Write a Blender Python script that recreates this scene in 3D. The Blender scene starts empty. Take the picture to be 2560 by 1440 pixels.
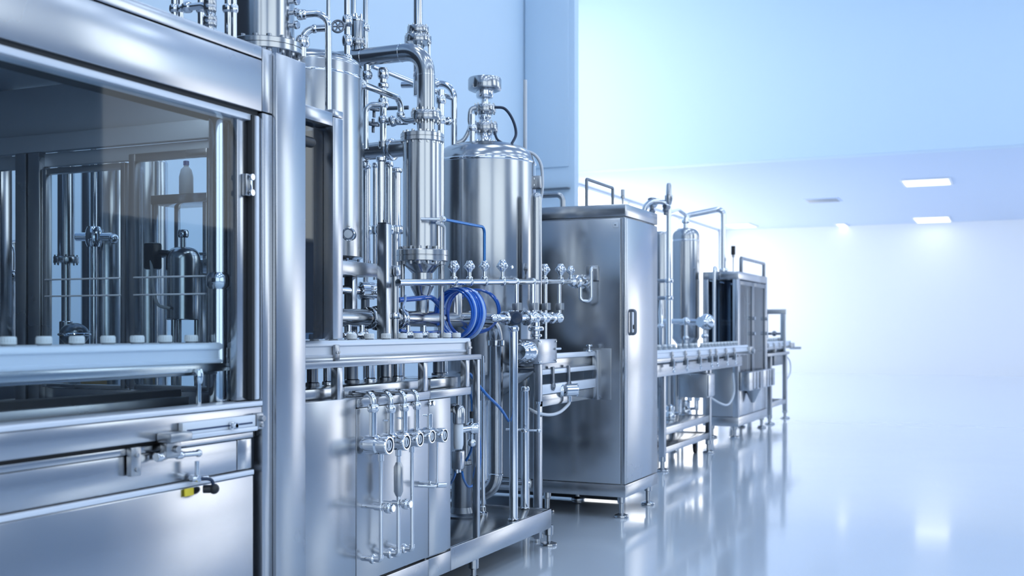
import bpy, bmesh, math, random
from mathutils import Vector, Matrix
random.seed(7)
PI = math.pi
C = bpy.context.scene.collection
# ------------------------------------------------------------------ camera numbers (2560 x 1440 frame)
F, CX, HY, H = 2813.0, 1280.0, 820.0, 1.30
TH = math.atan(1260.0 / F)
S, K = math.sin(TH), math.cos(TH)

def V(*a): return Vector(a)
def tt(px): return (px - CX) / F
def atX(px, py, X):
    t = tt(px); d = X / (t * K - S)
    return V(X, d * (t * S + K), H - (py - HY) / F * d)
def atY(px, py, Y):
    t = tt(px); d = Y / (t * S + K)
    return V(d * (t * K - S), Y, H - (py - HY) / F * d)
def atD(px, py, d):
    t = tt(px)
    return V(d * (t * K - S), d * (t * S + K), H - (py - HY) / F * d)
def dep(p): return -p[0] * S + p[1] * K
def zof(py, p): return H - (py - HY) / F * dep(p)
def rad(rpx, p): return rpx * dep(p) / F

# ------------------------------------------------------------------ materials
def mat(name, col, rough=.4, metal=0., **kw):
    m = bpy.data.materials.new(name); m.use_nodes = True
    b = m.node_tree.nodes['Principled BSDF']
    b.inputs['Base Color'].default_value = (*col, 1)
    b.inputs['Roughness'].default_value = rough
    b.inputs['Metallic'].default_value = metal
    for k, v in kw.items():
        b.inputs[k].default_value = v
    return m

def brushed(name, col, rough, sc, amt=.10, bump=.0, mott=.0):
    m = mat(name, col, rough, 1.)
    nt = m.node_tree; b = nt.nodes['Principled BSDF']
    tc = nt.nodes.new('ShaderNodeTexCoord'); mp = nt.nodes.new('ShaderNodeMapping')
    mp.inputs['Scale'].default_value = sc
    nz = nt.nodes.new('ShaderNodeTexNoise'); nz.inputs['Scale'].default_value = 1; nz.inputs['Detail'].default_value = 4
    nt.links.new(tc.outputs['Object'], mp.inputs['Vector']); nt.links.new(mp.outputs[0], nz.inputs['Vector'])
    mr = nt.nodes.new('ShaderNodeMapRange'); mr.inputs['From Min'].default_value = .3; mr.inputs['From Max'].default_value = .7
    mr.inputs['To Min'].default_value = rough - amt; mr.inputs['To Max'].default_value = rough + amt
    nt.links.new(nz.outputs['Fac'], mr.inputs['Value']); nt.links.new(mr.outputs[0], b.inputs['Roughness'])
    if bump:
        n2 = nt.nodes.new('ShaderNodeTexNoise'); n2.inputs['Scale'].default_value = 2.2; n2.inputs['Detail'].default_value = 1
        nt.links.new(tc.outputs['Object'], n2.inputs['Vector'])
        bp = nt.nodes.new('ShaderNodeBump'); bp.inputs['Strength'].default_value = bump; bp.inputs['Distance'].default_value = .02
        nt.links.new(n2.outputs['Fac'], bp.inputs['Height']); nt.links.new(bp.outputs[0], b.inputs['Normal'])
    return m

SC = .70
STEEL = brushed('brushed_steel', (.66*SC, .69*SC, .73*SC), .19, (2.5, 2.5, 2.5), .04, .0)
SHEET = brushed('sheet_steel', (.70*SC, .73*SC, .78*SC), .23, (2.2, 2.2, 1.2), .05, .0)
POLISH = mat('polished_steel', (.68, .71, .75), .07, 1.)
SATIN = brushed('satin_steel', (.62*SC, .645*SC, .68*SC), .30, (3, 3, 3), .04, .0)
DARKST = mat('dark_steel', (.20, .225, .26), .30, 1.)
ALU = mat('white_anodised_rail', (.74, .80, .90), .30, .15)
CAPW = mat('white_cap_plastic', (.90, .94, .98), .35, 0., **{'Subsurface Weight': .0})
BOTL = mat('bottle_plastic', (.78, .86, .95), .15, 0., **{'Transmission Weight': .55, 'IOR': 1.45})
BLUE = mat('blue_hose', (.015, .12, .55), .14, 0., **{'Coat Weight': .6})
BLUE2 = mat('pale_blue_hose', (.42, .58, .86), .10)
MATTE = mat('matte_machine_steel', (.40, .46, .54), .42, .45)
BLACK = mat('black_plastic', (.012, .014, .018), .35)
RUBBER = mat('black_rubber', (.02, .023, .028), .6)
WHITEP = mat('white_plate', (.78, .84, .92), .35)
YELLOW = mat('yellow_tag', (.85, .68, .05), .5)
INK = mat('dark_blue_ink', (.03, .06, .14), .5)
CABLE = mat('grey_cable', (.62, .66, .72), .35)
NAVY = mat('navy_cable', (.012, .03, .07), .35)
WOOD = mat('tan_box', (.42, .30, .14), .6)

def thin_glass(name, tint, refl=1.0, ior=1.5):
    m = bpy.data.materials.new(name); m.use_nodes = True
    nt = m.node_tree; nt.nodes.clear()
    o = nt.nodes.new('ShaderNodeOutputMaterial'); mx = nt.nodes.new('ShaderNodeMixShader')
    tr = nt.nodes.new('ShaderNodeBsdfTransparent'); tr.inputs[0].default_value = (*tint, 1)
    gl = nt.nodes.new('ShaderNodeBsdfGlossy'); gl.inputs['Roughness'].default_value = .02
    gl.inputs[0].default_value = (refl, refl, refl, 1)
    fr = nt.nodes.new('ShaderNodeFresnel'); fr.inputs[0].default_value = ior
    ge = nt.nodes.new('ShaderNodeNewGeometry'); mm = nt.nodes.new('ShaderNodeMath'); mm.operation = 'SUBTRACT'; mm.inputs[0].default_value = 1
    nt.links.new(ge.outputs['Backfacing'], mm.inputs[1]); m2 = nt.nodes.new('ShaderNodeMath'); m2.operation = 'MULTIPLY'
    nt.links.new(mm.outputs[0], m2.inputs[0]); nt.links.new(fr.outputs[0], m2.inputs[1])
    nt.links.new(m2.outputs[0], mx.inputs[0]); nt.links.new(tr.outputs[0], mx.inputs[1]); nt.links.new(gl.outputs[0], mx.inputs[2])
    nt.links.new(mx.outputs[0], o.inputs[0])
    return m
GLASS = thin_glass('clear_glass', (.92, .96, .98), 1., 1.30)
GLASSD = thin_glass('smoked_glass', (.30, .38, .47), 1., 1.5)

def emit(name, col, st):
    m = bpy.data.materials.new(name); m.use_nodes = True
    nt = m.node_tree; nt.nodes.clear()
    o = nt.nodes.new('ShaderNodeOutputMaterial'); e = nt.nodes.new('ShaderNodeEmission')
    e.inputs[0].default_value = (*col, 1); e.inputs[1].default_value = st
    nt.links.new(e.outputs[0], o.inputs[0])
    return m

# ------------------------------------------------------------------ mesh builder
def basis(ax):
    ax = Vector(ax).normalized()
    u = ax.cross(V(0, 0, 1))
    if u.length < 1e-3: u = V(1, 0, 0)
    u.normalize()
    return ax, u, ax.cross(u).normalized()

class MB:
    def __init__(s): s.bm = bmesh.new()
    def box(s, x0, x1, y0, y1, z0, z1, bev=.003):
        b = bmesh.new()
        bmesh.ops.create_cube(b, size=1)
        for v in b.verts:
            v.co = V((x0 + x1) / 2 + v.co.x * (x1 - x0), (y0 + y1) / 2 + v.co.y * (y1 - y0), (z0 + z1) / 2 + v.co.z * (z1 - z0))
        if bev:
            bev = min(bev, .3 * min(abs(x1 - x0), abs(y1 - y0), abs(z1 - z0)))
            bmesh.ops.bevel(b, geom=list(b.edges), offset=bev, segments=2, affect='EDGES', profile=.5)
        s.merge(b); return s
    def merge(s, b):
        mp = {}
        for v in b.verts: mp[v] = s.bm.verts.new(v.co)
        for f in b.faces:
            try: s.bm.faces.new([mp[v] for v in f.verts])
            except ValueError: pass
        b.free()
    def rings(s, rr, cap=True):
        vs = [[s.bm.verts.new(p) for p in r] for r in rr]
        n = len(vs[0])
        for a, b in zip(vs, vs[1:]):
            for i in range(n):
                s.bm.faces.new((a[i], a[(i + 1) % n], b[(i + 1) % n], b[i]))
        if cap:
            s.bm.faces.new(list(reversed(vs[0]))); s.bm.faces.new(vs[-1])
        return s
    def lathe(s, base, prof, ax=(0, 0, 1), seg=40):
        a, u, w = basis(ax); base = Vector(base); rr = []
        for r, h in prof:
            r = max(r, 1e-4)
            rr.append([base + a * h + (u * math.cos(2 * PI * i / seg) + w * math.sin(2 * PI * i / seg)) * r for i in range(seg)])
        return s.rings(rr)
    def cyl(s, p0, p1, r, r1=None, seg=24):
        p0 = Vector(p0); p1 = Vector(p1); L = (p1 - p0).length
        e = min(.12 * r, .2 * L, .004); r1 = r if r1 is None else r1
        return s.lathe(p0, [(r - e, 0), (r, e), (r1, L - e), (r1 - e, L)], p1 - p0, seg)
    def sphere(s, c, r, seg=24, sz=1., ax=(0, 0, 1)):
        n = max(6, seg // 2)
        return s.lathe(c, [(r * math.sin(PI * i / n), -r * sz * math.cos(PI * i / n)) for i in range(n + 1)], ax, seg)
    def tube(s, pts, r, fil=0., seg=16, smooth=False):
        pts = [Vector(p) for p in pts]
        if smooth: pts = catmull(pts)
        elif fil: pts = fillet(pts, fil)
        rr = []; a, u, w = basis(pts[1] - pts[0]); prev = a
        for i, p in enumerate(pts):
            if i == 0: d = pts[1] - pts[0]
            elif i == len(pts) - 1: d = pts[-1] - pts[-2]
            else: d = (pts[i + 1] - p).normalized() + (p - pts[i - 1]).normalized()
            d = d.normalized()
            q = prev.rotation_difference(d); u = q @ u; w = q @ w; prev = d
            rr.append([p + (u * math.cos(2 * PI * k / seg) + w * math.sin(2 * PI * k / seg)) * r for k in range(seg)])
        return s.rings(rr)
    def torus(s, c, ax, R, r, seg=40, sg=10):
        a, u, w = basis(ax); c = Vector(c); vs = []
        for i in range(seg):
            e = u * math.cos(2 * PI * i / seg) + w * math.sin(2 * PI * i / seg)
            vs.append([s.bm.verts.new(c + e * (R + r * math.cos(2 * PI * k / sg)) + a * r * math.sin(2 * PI * k / sg)) for k in range(sg)])
        for i in range(seg):
            A, B = vs[i], vs[(i + 1) % seg]
            for k in range(sg):
                s.bm.faces.new((A[k], B[k], B[(k + 1) % sg], A[(k + 1) % sg]))
        return s
    def bolts(s, c, ax, R, n, r, h, ph=0.):
        a, u, w = basis(ax); c = Vector(c)
        for i in range(n):
            e = u * math.cos(2 * PI * i / n + ph) + w * math.sin(2 * PI * i / n + ph)
            s.cyl(c + e * R - a * h / 2, c + e * R + a * h / 2, r, seg=8)
        return s
    def flange(s, c, ax, R, th, n=12, rb=None):
        a = Vector(ax).normalized(); c = Vector(c); rb = rb or R * .07
        s.lathe(c - a * th / 2, [(R * .98, 0), (R, th * .06), (R, th * .45), (R * .975, th * .48), (R * .975, th * .52), (R, th * .55), (R, th * .94), (R * .98, th)], a, 40)
        if n: s.bolts(c, a, R * .86, n, rb, th * 1.55)
        return s
    def clamp(s, c, ax, R, w):
        a = Vector(ax).normalized(); c = Vector(c)
        return s.lathe(c - a * w / 2, [(R * .8, 0), (R, w * .2), (R * 1.03, w * .5), (R, w * .8), (R * .8, w)], a, 24)
    def prism(s, pts, off):
        off = Vector(off)
        return s.rings([[Vector(p) for p in pts], [Vector(p) + off for p in pts]])
    def build(s, name, m, parent=None, loc=None, ang=35):
        me = bpy.data.meshes.new(name)
        bmesh.ops.recalc_face_normals(s.bm, faces=list(s.bm.faces))
        org = Vector(loc) if loc is not None else V(0, 0, 0)
        if parent is not None: org = Vector(parent['_o'])
        for v in s.bm.verts: v.co -= org
        s.bm.to_mesh(me); s.bm.free()
        me.materials.append(m)
        for p in me.polygons: p.use_smooth = True
        me.set_sharp_from_angle(angle=math.radians(ang))
        o = bpy.data.objects.new(name, me); C.objects.link(o)
        if parent is not None: o.parent = parent
        else: o.location = org
        o['_o'] = tuple(org)
        return o

def catmull(p, n=8):
    out = []; q = [p[0] * 2 - p[1]] + p + [p[-1] * 2 - p[-2]]
    for i in range(1, len(q) - 2):
        a, b, c, d = q[i - 1:i + 3]
        for k in range(n):
            t = k / n
            out.append(.5 * ((2 * b) + (c - a) * t + (2 * a - 5 * b + 4 * c - d) * t * t + (3 * b - a - 3 * c + d) * t ** 3))
    return out + [p[-1]]
def fillet(p, R, n=8):
    out = [p[0]]
    for i in range(1, len(p) - 1):
        a = (p[i - 1] - p[i]); b = (p[i + 1] - p[i]); la, lb = a.length, b.length
        a.normalize(); b.normalize(); ang = a.angle(b)
        if ang > PI - .05: out.append(p[i]); continue
        t = min(R / math.tan(ang / 2), .48 * la, .48 * lb); r = t * math.tan(ang / 2)
        cen = p[i] + (a + b).normalized() * (r / math.sin(ang / 2))
        v0 = p[i] + a * t - cen; v1 = p[i] + b * t - cen; w = v0.angle(v1)
        for k in range(n + 1):
            f = k / n
            out.append(cen + (v0 * math.sin((1 - f) * w) + v1 * math.sin(f * w)) / math.sin(w))
    return out + [p[-1]]

def thing(name, label, cat, loc, group=None):
    o = bpy.data.objects.new(name, None); C.objects.link(o); o.location = loc; o.empty_display_size = .05
    o['label'] = label; o['category'] = cat; o['_o'] = tuple(loc)
    if group: o['group'] = group
    return o
def tag(o, label, cat, group=None):
    o['label'] = label; o['category'] = cat
    if group: o['group'] = group
    return o
def one(name, mb, m, label, cat, loc, group=None):
    return tag(mb.build(name, m, None, loc), label, cat, group)
def struct(name, mb, m):
    o = mb.build(name, m); o['kind'] = 'structure'; return o
def dup(root, loc, label=None, group=None):
    r = root.copy(); C.objects.link(r); r.location = loc
    if label: r['label'] = label
    if group: r['group'] = group
    for ch in list(root.children):
        c = ch.copy(); C.objects.link(c); c.parent = r
        for g in list(ch.children):
            e = g.copy(); C.objects.link(e); e.parent = c
    return r

# ------------------------------------------------------------------ camera
cam = bpy.data.cameras.new('camera'); co = bpy.data.objects.new('camera', cam); C.objects.link(co)
co.location = (0, 0, H); co.rotation_euler = (PI / 2, 0, TH)
cam.sensor_width = 36; cam.lens = F / 2560 * 36; cam.shift_y = 100 / 2560
cam.clip_start = .05; cam.clip_end = 200
cam.dof.use_dof = True; cam.dof.focus_distance = 5.6; cam.dof.aperture_fstop = 2.6
sc = bpy.context.scene; sc.camera = co
sc.view_settings.view_transform = 'Standard'; sc.view_settings.look = 'None'
sc.view_settings.gamma = 1; sc.view_settings.use_curve_mapping = False
sc.view_settings.exposure = EXPOSURE = -0.28
sc.cycles.use_denoising = True; sc.cycles.use_adaptive_sampling = True; sc.cycles.adaptive_threshold = .03
sc.cycles.max_bounces = 6; sc.cycles.glossy_bounces = 4; sc.cycles.diffuse_bounces = 4; sc.cycles.transmission_bounces = 4; sc.cycles.transparent_max_bounces = 12
sc.cycles.sample_clamp_indirect = 4; sc.cycles.caustics_reflective = False; sc.cycles.caustics_refractive = False
w = bpy.data.worlds.new('world'); sc.world = w; w.use_nodes = True
w.node_tree.nodes['Background'].inputs[0].default_value = (.5, .68, 1, 1)
w.node_tree.nodes['Background'].inputs[1].default_value = .3

# ------------------------------------------------------------------ the hall
WALLM = mat('wall_paint', (.64, .79, .94), .55)
WALLF = mat('white_wall_paint', (.84, .88, .94), .5)
CEILM = mat('ceiling_paint', (.63, .74, .92), .6)
BACKM = mat('dark_reflected_wall', (.022, .032, .05), .6)  # unseen rear walls made near black so steel facing back reflects dark
FLOORM = mat('epoxy_floor', (.62, .70, .81), .10, 0., **{'IOR': 1.55, 'Coat Weight': .25, 'Coat Roughness': .06})
nt = FLOORM.node_tree; b = nt.nodes['Principled BSDF']
nz = nt.nodes.new('ShaderNodeTexNoise'); nz.inputs['Scale'].default_value = .8; nz.inputs['Detail'].default_value = 2
tc = nt.nodes.new('ShaderNodeTexCoord'); nt.links.new(tc.outputs['Object'], nz.inputs['Vector'])
bp = nt.nodes.new('ShaderNodeBump'); bp.inputs['Strength'].default_value = .05; bp.inputs['Distance'].default_value = .05
nt.links.new(nz.outputs['Fac'], bp.inputs['Height']); nt.links.new(bp.outputs[0], b.inputs['Normal'])
YB, YF, ZL, ZC = 19.5, 33.0, 4.2, 8.0
XR, YN, XL, XLF = 8.0, -6.0, -6.0, -8.0
struct('floor', MB().box(XLF - 1, XR + .2, YN - .2, YF + .2, -.2, 0, 0), FLOORM)
struct('ceiling', MB().box(XLF - 1, XR + .2, YN - .2, YB, ZC, ZC + .2, 0), CEILM)
struct('ceiling_low', MB().box(XLF - 1, XR + .2, YB + .35, YF + .2, ZL, ZL + .2, 0), CEILM)
struct('wall_bulkhead', MB().box(XLF, XR, YB, YB + .35, ZL, ZC, .01), WALLM)
struct('wall_far', MB().box(XLF - .5, XR + .2, YF, YF + .2, 0, ZL, 0), WALLF)
struct('wall_back', MB().box(XL - .2, XR + .2, YN - .2, YN, 0, 5.2, 0), BACKM)
struct('wall_back_upper', MB().box(XL - .2, XR + .2, YN - .2, YN, 5.2, ZC, 0), WALLM)
struct('wall_left', MB().box(XL - .2, XL, 4.6, 13.8, 0, ZC, 0), WALLM)
struct('wall_left_rear', MB().box(XL - .2, XL, YN, 4.6, 0, 5.2, 0), BACKM)
struct('wall_left_rear_upper', MB().box(XL - .2, XL, YN, 4.6, 5.2, ZC, 0), WALLM)
pl = MB().box(XLF - .3, -5.28, 13.8, 13.95, 0, ZC, .01)
struct('wall_step', pl, WALLM)
pm = MB().box(-5.98, -5.36, 13.77, 13.80, zof(418, V(-5.5, 13.8, 0)), ZC - .05, .008)
struct('trim_panel', pm, WALLM)
pm = MB().box(-5.98, -5.34, 13.70, 13.80, zof(474, V(-5.5, 13.8, 0)), zof(471, V(-5.5, 13.8, 0)), .004)
struct('trim_ledge', pm, DARKST)
# left far wall: posts, spandrel and bright daylight windows
struct('wall_left_far', MB().box(XLF - .3, XLF - .1, 14.3, YF, 0, ZC, 0), WALLF)
EWIN = emit('daylight_pane', (.84, .93, 1), 3.5)
EWIN2 = emit('daylight_pane_far', (.95, .97, 1), 3.5)
EWR = emit('daylight_pane_side', (.84, .93, 1), 3.5)
def window(n, x, y0, y1, z0, z1, m, inw):
    fr = MB(); t = .06
    fr.box(x - .05, x + .05, y0, y1, z0 - t, z0, .005); fr.box(x - .05, x + .05, y0, y1, z1, z1 + t, .005)
    fr.box(x - .05, x + .05, y0 - t, y0, z0 - t, z1 + t, .005); fr.box(x - .05, x + .05, y1, y1 + t, z0 - t, z1 + t, .005)
    o = struct(n, fr, WALLF)
    g = MB().box(x - .02, x, y0, y1, z0, z1, 0) if inw > 0 else MB().box(x, x + .02, y0, y1, z0, z1, 0)
    p = g.build('pane', m, o)
window('window_1', XLF - .05, 14.7, 19.2, .6, 7.6, EWIN, 1)
for i in range(3): window('window_%d' % (i + 2), XLF - .05, 20.2 + 4.2 * i, 24.3 + 4.2 * i, .3, 4.13, EWIN2, 1)
RIGHTM = mat('blue_grey_wall_paint', (.33, .41, .52), .55)
struct('wall_right', MB().box(XR, XR + .2, YN, YF, 0, ZC, 0), RIGHTM)
for i, (a, c) in enumerate(((6.0, 9.4), (13.4, 19.2))):
    window('window_%d' % (i + 5), XR - .05, a, c, 3.1, 7.4, EWR, -1)
for i in range(3): window('window_%d' % (i + 7), XR - .05, 20.4 + 4.1 * i, 24.2 + 4.1 * i, .3, 3.95, EWIN2, -1)
EWB = emit('daylight_pane_back', (.82, .92, 1), 2.2)
struct('wall_back_light', MB().box(-.6, XR, YN, YN + .04, 0, ZC, 0), WALLM)
fr = MB()
for x in (.0, 2.4, 4.8, 7.2): fr.box(x - .06, x + .06, YN + .04, YN + .10, .8, 6.8, .005)
for z in (.8, 6.8): fr.box(-.06, 7.26, YN + .04, YN + .10, z - .06, z + .06, .005)
o = struct('window_10', fr, WALLF)
MB().box(.06, 7.14, YN + .045, YN + .06, .86, 6.74, 0).build('pane', EWB, o)
window('window_11', XR - .05, -4.6, 2.6, .8, 6.8, EWB, -1)
# ceiling light panels
ELAMP = emit('lamp_diffuser', (.80, .91, 1), 8.0)
ELOW = emit('lamp_diffuser_low', (.95, .98, 1), 3.2)
def light(x, y, z, wx, wy, m, label, group):
    t = thing('ceiling_light', label, 'ceiling light', (x, y, z), group)
    a = MB(); q = .04
    for (x0, x1, y0, y1) in ((-wx/2-q, wx/2+q, -wy/2-q, -wy/2), (-wx/2-q, wx/2+q, wy/2, wy/2+q), (-wx/2-q, -wx/2, -wy/2, wy/2), (wx/2, wx/2+q, -wy/2, wy/2)):
        a.box(x + x0, x + x1, y + y0, y + y1, z - .03, z, .004)
    a.build('frame', WALLF, t)
    MB().box(x - wx/2, x + wx/2, y - wy/2, y + wy/2, z - .02, z - .002, 0).build('diffuser', m, t)
    return t
for ix, x in enumerate((-2.6, 1.2, 5.0)):
    for iy in range(6):
        light(x, -3.2 + 3.6 * iy, ZC, .9, 1.8, ELAMP, 'oblong white lamp panel in the high ceiling above the machines', 'lamp panels in the high ceiling')
def lowl(px, py, wpx, m, lab, wy=1.0):
    p = V(*atD(px, py, F * (ZL - H) / (HY - py))); d = dep(p)
    return light(p.x, p.y, ZL, wpx * d / F * .95, wy, m, lab, None)
lowl(2317, 454, 111, ELOW, 'larger bright lamp panel in the low ceiling at the right, nearer of the two', 1.0)
lowl(2331, 548, 83, ELOW, 'bright lamp panel in the low ceiling at the right, closer to the far wall', 1.5)
lowl(2107, 563, 20, ELOW, 'tiny square bright lamp panel in the low ceiling near the far wall', 1.2)
lowl(1852, 563, 62, ELOW, 'pale lamp panel in the low ceiling beside the bright left windows', 1.2)
p = atD(2057, 500, F * (ZL - H) / (HY - 500))
vt = thing('air_vent', 'slim grey air vent set flush in the low ceiling', 'vent', (p.x, p.y, ZL))
MB().box(p.x - .38, p.x + .38, p.y - .35, p.y + .35, ZL - .015, ZL, .004).build('frame', CEILM, vt)
sl = MB()
for i in range(6): sl.box(p.x - .34, p.x + .34, p.y - .30 + .1 * i, p.y - .25 + .1 * i, ZL - .03, ZL - .012, .004)
sl.build('slats', SATIN, vt)
# ================================================================== near enclosure
XF = -2.5
SKZ = .222
en = thing('filling_machine_enclosure', 'large near stainless filling machine enclosure with long glazed window and header beam', 'machine', (-3.1, 2.2, 0))
Y0 = 1.5
MB().box(-2.62, XF, Y0, 3.360, 2.086, 2.272, .004).build('header_panel', SHEET, en)
MB().box(-2.62, XF, Y0, 3.360, 2.277, 2.322, .004).build('header_cap', SHEET, en)
MB().box(-2.75, -2.52, Y0, 3.360, 2.072, 2.090, .0).build('header_gasket', RUBBER, en)
MB().box(-2.60, -2.522, Y0, 3.356, 2.050, 2.074, .003).build('window_top_rail', ALU, en)
MB().box(-2.62, XF, 3.363, 3.423, .06, 2.083, .004).build('inner_post', SHEET, en)
MB().box(-2.62, XF, 3.363, 3.423, 2.088, 2.320, .004).build('inner_post_cap', SHEET, en)
MB().box(-2.66, -2.485, 3.426, 3.615, .03, 2.316, .005).build('corner_post', SHEET, en)
MB().box(-3.95, -2.62, Y0 - .3, 3.6, 2.29, 2.312, .003).build('roof', MATTE, en)
MB().box(-3.6, -2.95, 3.605, 4.38, 2.29, 2.312, .003).build('roof_extension', MATTE, en)
MB().box(-3.97, -3.95, Y0 - .3, 3.6, .03, .98, .003).build('rear_panel', STEEL, en)
for y in (1.5, 2.5, 3.5): MB().box(-3.99, -3.93, y - .03, y + .03, .98, 2.29, .003).build('rear_post', STEEL, en)
MB().box(-3.965, -3.958, Y0 - .3, 3.5, .98, 2.28, 0).build('rear_pane', GLASS, en)
lmp = MB().box(-2.80, -2.72, Y0 + .1, 3.2, 2.262, 2.285, .003).build('fill_light_holder', SATIN, en)  # unseen fill light added behind the header to brighten the interior
MB().box(-2.79, -2.73, Y0 + .12, 3.18, 2.254, 2.262, 0).build('fill_light', emit('fill_light_glow', (.80, .91, 1), 26.0), lmp)
# front window
p = MB().box(-2.552, -2.545, Y0, 3.27, 1.045, 2.06, 0).build('window_pane', GLASS, en)
MB().box(-2.565, -2.535, 3.262, 3.318, 1.04, 2.055, .003).build('window_stile', SHEET, en)
MB().box(-2.58, -2.515, 3.321, 3.337, 1.04, 2.07, .002).build('window_gasket', RUBBER, en)
MB().box(-2.60, -2.508, 3.339, 3.359, 1.04, 2.07, .006).build('window_jamb', ALU, en)
lt = MB(); a = atX(616, 463, -2.53)
lt.box(-2.535, -2.515, a.y - .022, a.y + .022, a.z - .04, a.z + .04, .004)
lt.build('window_latch', SATIN, en)
lh = MB().cyl((-2.512, a.y, a.z + .028), (-2.50, a.y, a.z + .028), .012).cyl((-2.512, a.y, a.z - .028), (-2.50, a.y, a.z - .028), .012).box(-2.515, -2.505, a.y - .008, a.y + .006, a.z - .03, a.z + .03)
lh.build('latch_handle', POLISH, en)
# sill, base panels
MB().box(-2.60, -2.495, Y0, 3.359, 1.018, 1.036, .004).build('sill', ALU, en)
MB().box(-2.62, XF, Y0, 3.359, .940, 1.016, .003).build('sill_fascia', SHEET, en)
MB().box(-2.66, -2.53, Y0, 3.359, .905, .940, .0).build('fascia_gasket', RUBBER, en)
MB().box(-2.62, -2.512, Y0, 3.325, .905, .927, .003).build('drip_rail', STEEL, en)
kp = MB().box(-2.62, -2.516, Y0, 3.235, .795, .903, .003).build('upper_base_panel', SHEET, en)
MB().box(-2.62, -2.516, 3.240, 3.320, .795, .903, .003).build('upper_base_panel', SHEET, en)
MB().box(-2.62, -2.508, Y0, 3.325, .772, .790, .003).build('panel_rail', ALU, en)
MB().box(-2.62, -2.512, Y0, 3.325, .10, .770, .004).build('lower_base_panel', SHEET, en)
MB().box(-2.66, -2.56, 3.328, 3.360, .06, .94, 0).build('panel_gap', DARKST, en)
ft = MB()
ft.box(-3.9, -2.6, Y0, 3.3, .03, .09, .003)
ft.build('plinth', DARKST, en)
# tray inside
MB().box(-3.94, -2.6, Y0, 3.30, .97, .985, 0).build('tray', STEEL, en)
MB().box(-2.72, -2.68, Y0, 3.28, .985, 1.02, .003).build('tray_rib', SATIN, en)
MB().box(-2.86, -2.80, Y0, 3.28, .985, 1.075, .004).build('belt_edge', RUBBER, en)
MB().box(-2.80, -2.765, Y0, 3.28, .985, 1.05, .004).build('tray_rib', SATIN, en)
# end wall with two glazed doors at Y = 3.3
YE = 3.40
MB().box(-3.94, -2.60, YE, YE + .03, 2.085, 2.285, .003).build('end_header', MATTE, en)
MB().box(-3.94, -2.60, YE - .03, YE + .01, 2.012, 2.082, .003).build('end_beam', MATTE, en)
MB().box(-3.94, -2.60, YE, YE + .03, 1.955, 2.010, .003).build('end_lintel', MATTE, en)
def xa(px): return atY(px, 600, YE).x
for a, c in ((xa(52), xa(78)), (xa(84), xa(112)), (xa(543), xa(560))):
    MB().box(a, c, YE - .03, YE + .03, .97, 2.012, .004).build('end_post', SATIN, en)
MB().box(-3.94, -2.60, YE, YE + .03, .985, 1.06, .003).build('end_sill', STEEL, en)
def gdoor(a, c, fr, zt):
    m = MB(); zb = 1.062
    m.box(a, a + fr, YE - .022, YE + .012, zb, zt, .004); m.box(c - fr, c, YE - .022, YE + .012, zb, zt, .004)
    m.box(a + fr, c - fr, YE - .02, YE + .01, zt - fr, zt, .003); m.box(a + fr, c - fr, YE - .02, YE + .01, zb, zb + fr * .6, .003)
    o = m.build('glass_door', SATIN, en)
    MB().box(a + fr, c - fr, YE - .008, YE - .003, zb + fr * .6, zt - fr, 0).build('pane', GLASS, o)
    for z in (1.425, 1.492): MB().box(a + fr, c - fr, YE - .03, YE - .009, z, z + .006, .002).build('glazing_bar', ALU, o)
gdoor(xa(114), xa(322), .024, 1.945)
gdoor(xa(331), xa(541), .030, 1.975)
# pole pair in the front corner of the enclosure
for px, r in ((546, .034), (580, .022)):
    q = atX(px, 600, -2.63)
    m = MB().cyl((q.x, q.y, .985), (q.x, q.y, 2.285), r, seg=28).clamp((q.x, q.y, 1.01), (0, 0, 1), r * 1.5, .03).clamp((q.x, q.y, 1.47), (0, 0, 1), r * 1.25, .06)
    m.build('guide_column', POLISH, en)
# hardware on the base panels
def hw(px, py, x=-2.5): return atX(px, py, x)
a, c = hw(445, 1066), hw(628, 1057)
sp = MB().box(-2.5, -2.480, a.y, c.y, .950, .990, .003).build('slide_plate', WHITEP, en)
MB().box(-2.481, -2.478, a.y + .02, c.y - .02, .960, .966, .001).build('slot', INK, sp)
MB().box(-2.50, -2.470, a.y, c.y, .934, .950, .003).build('slide_track', ALU, sp)
k = hw(581, 1062, -2.47); MB().cyl((-2.48, k.y, .963), (-2.45, k.y, .963), .008).cyl((-2.462, k.y, .963), (-2.45, k.y, .963), .012, seg=10).box(-2.478, -2.466, k.y - .01, k.y + .01, .948, .975).build('slide_knob', POLISH, sp)
m = MB().box(-2.5, -2.478, c.y + .005, c.y + .047, .935, .995, .006).cyl((-2.48, c.y + .027, .975), (-2.462, c.y + .027, .975), .011).cyl((-2.48, c.y + .027, .95), (-2.468, c.y + .027, .95), .007)
m.build('end_bracket', SATIN, sp)
a = hw(420, 1090)
m = MB().box(-2.5, -2.440, a.y - .055, a.y + .05, .935, .965, .006).box(-2.5, -2.47, a.y - .04, a.y + .03, .885, .935, .006).cyl((-2.47, a.y, .91), (-2.455, a.y, .91), .012)
m.build('clamp_block', SATIN, en)
a = hw(336, 1135)
m = MB().box(-2.512, -2.492, a.y - .022, a.y + .022, .84, .93, .003).cyl((-2.492, a.y, .905), (-2.484, a.y, .905), .007).cyl((-2.492, a.y, .86), (-2.484, a.y, .86), .007)
m.build('hinge_plate', SATIN, en)
a, c = hw(398, 1142, -2.49), hw(496, 1133, -2.49)
m = MB().tube([a, c], .009).clamp(a, c - a, .016, .03).clamp(a.lerp(c, .5), c - a, .014, .03).sphere(c, .013)
m.tube([a, a + V(-.02, 0, 0)], .008).tube([c, c + V(-.022, 0, 0)], .008)
m.build('link_rod', POLISH, en)
a = hw(490, 1175, -2.49); e = hw(490, 1196, -2.49)
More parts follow.
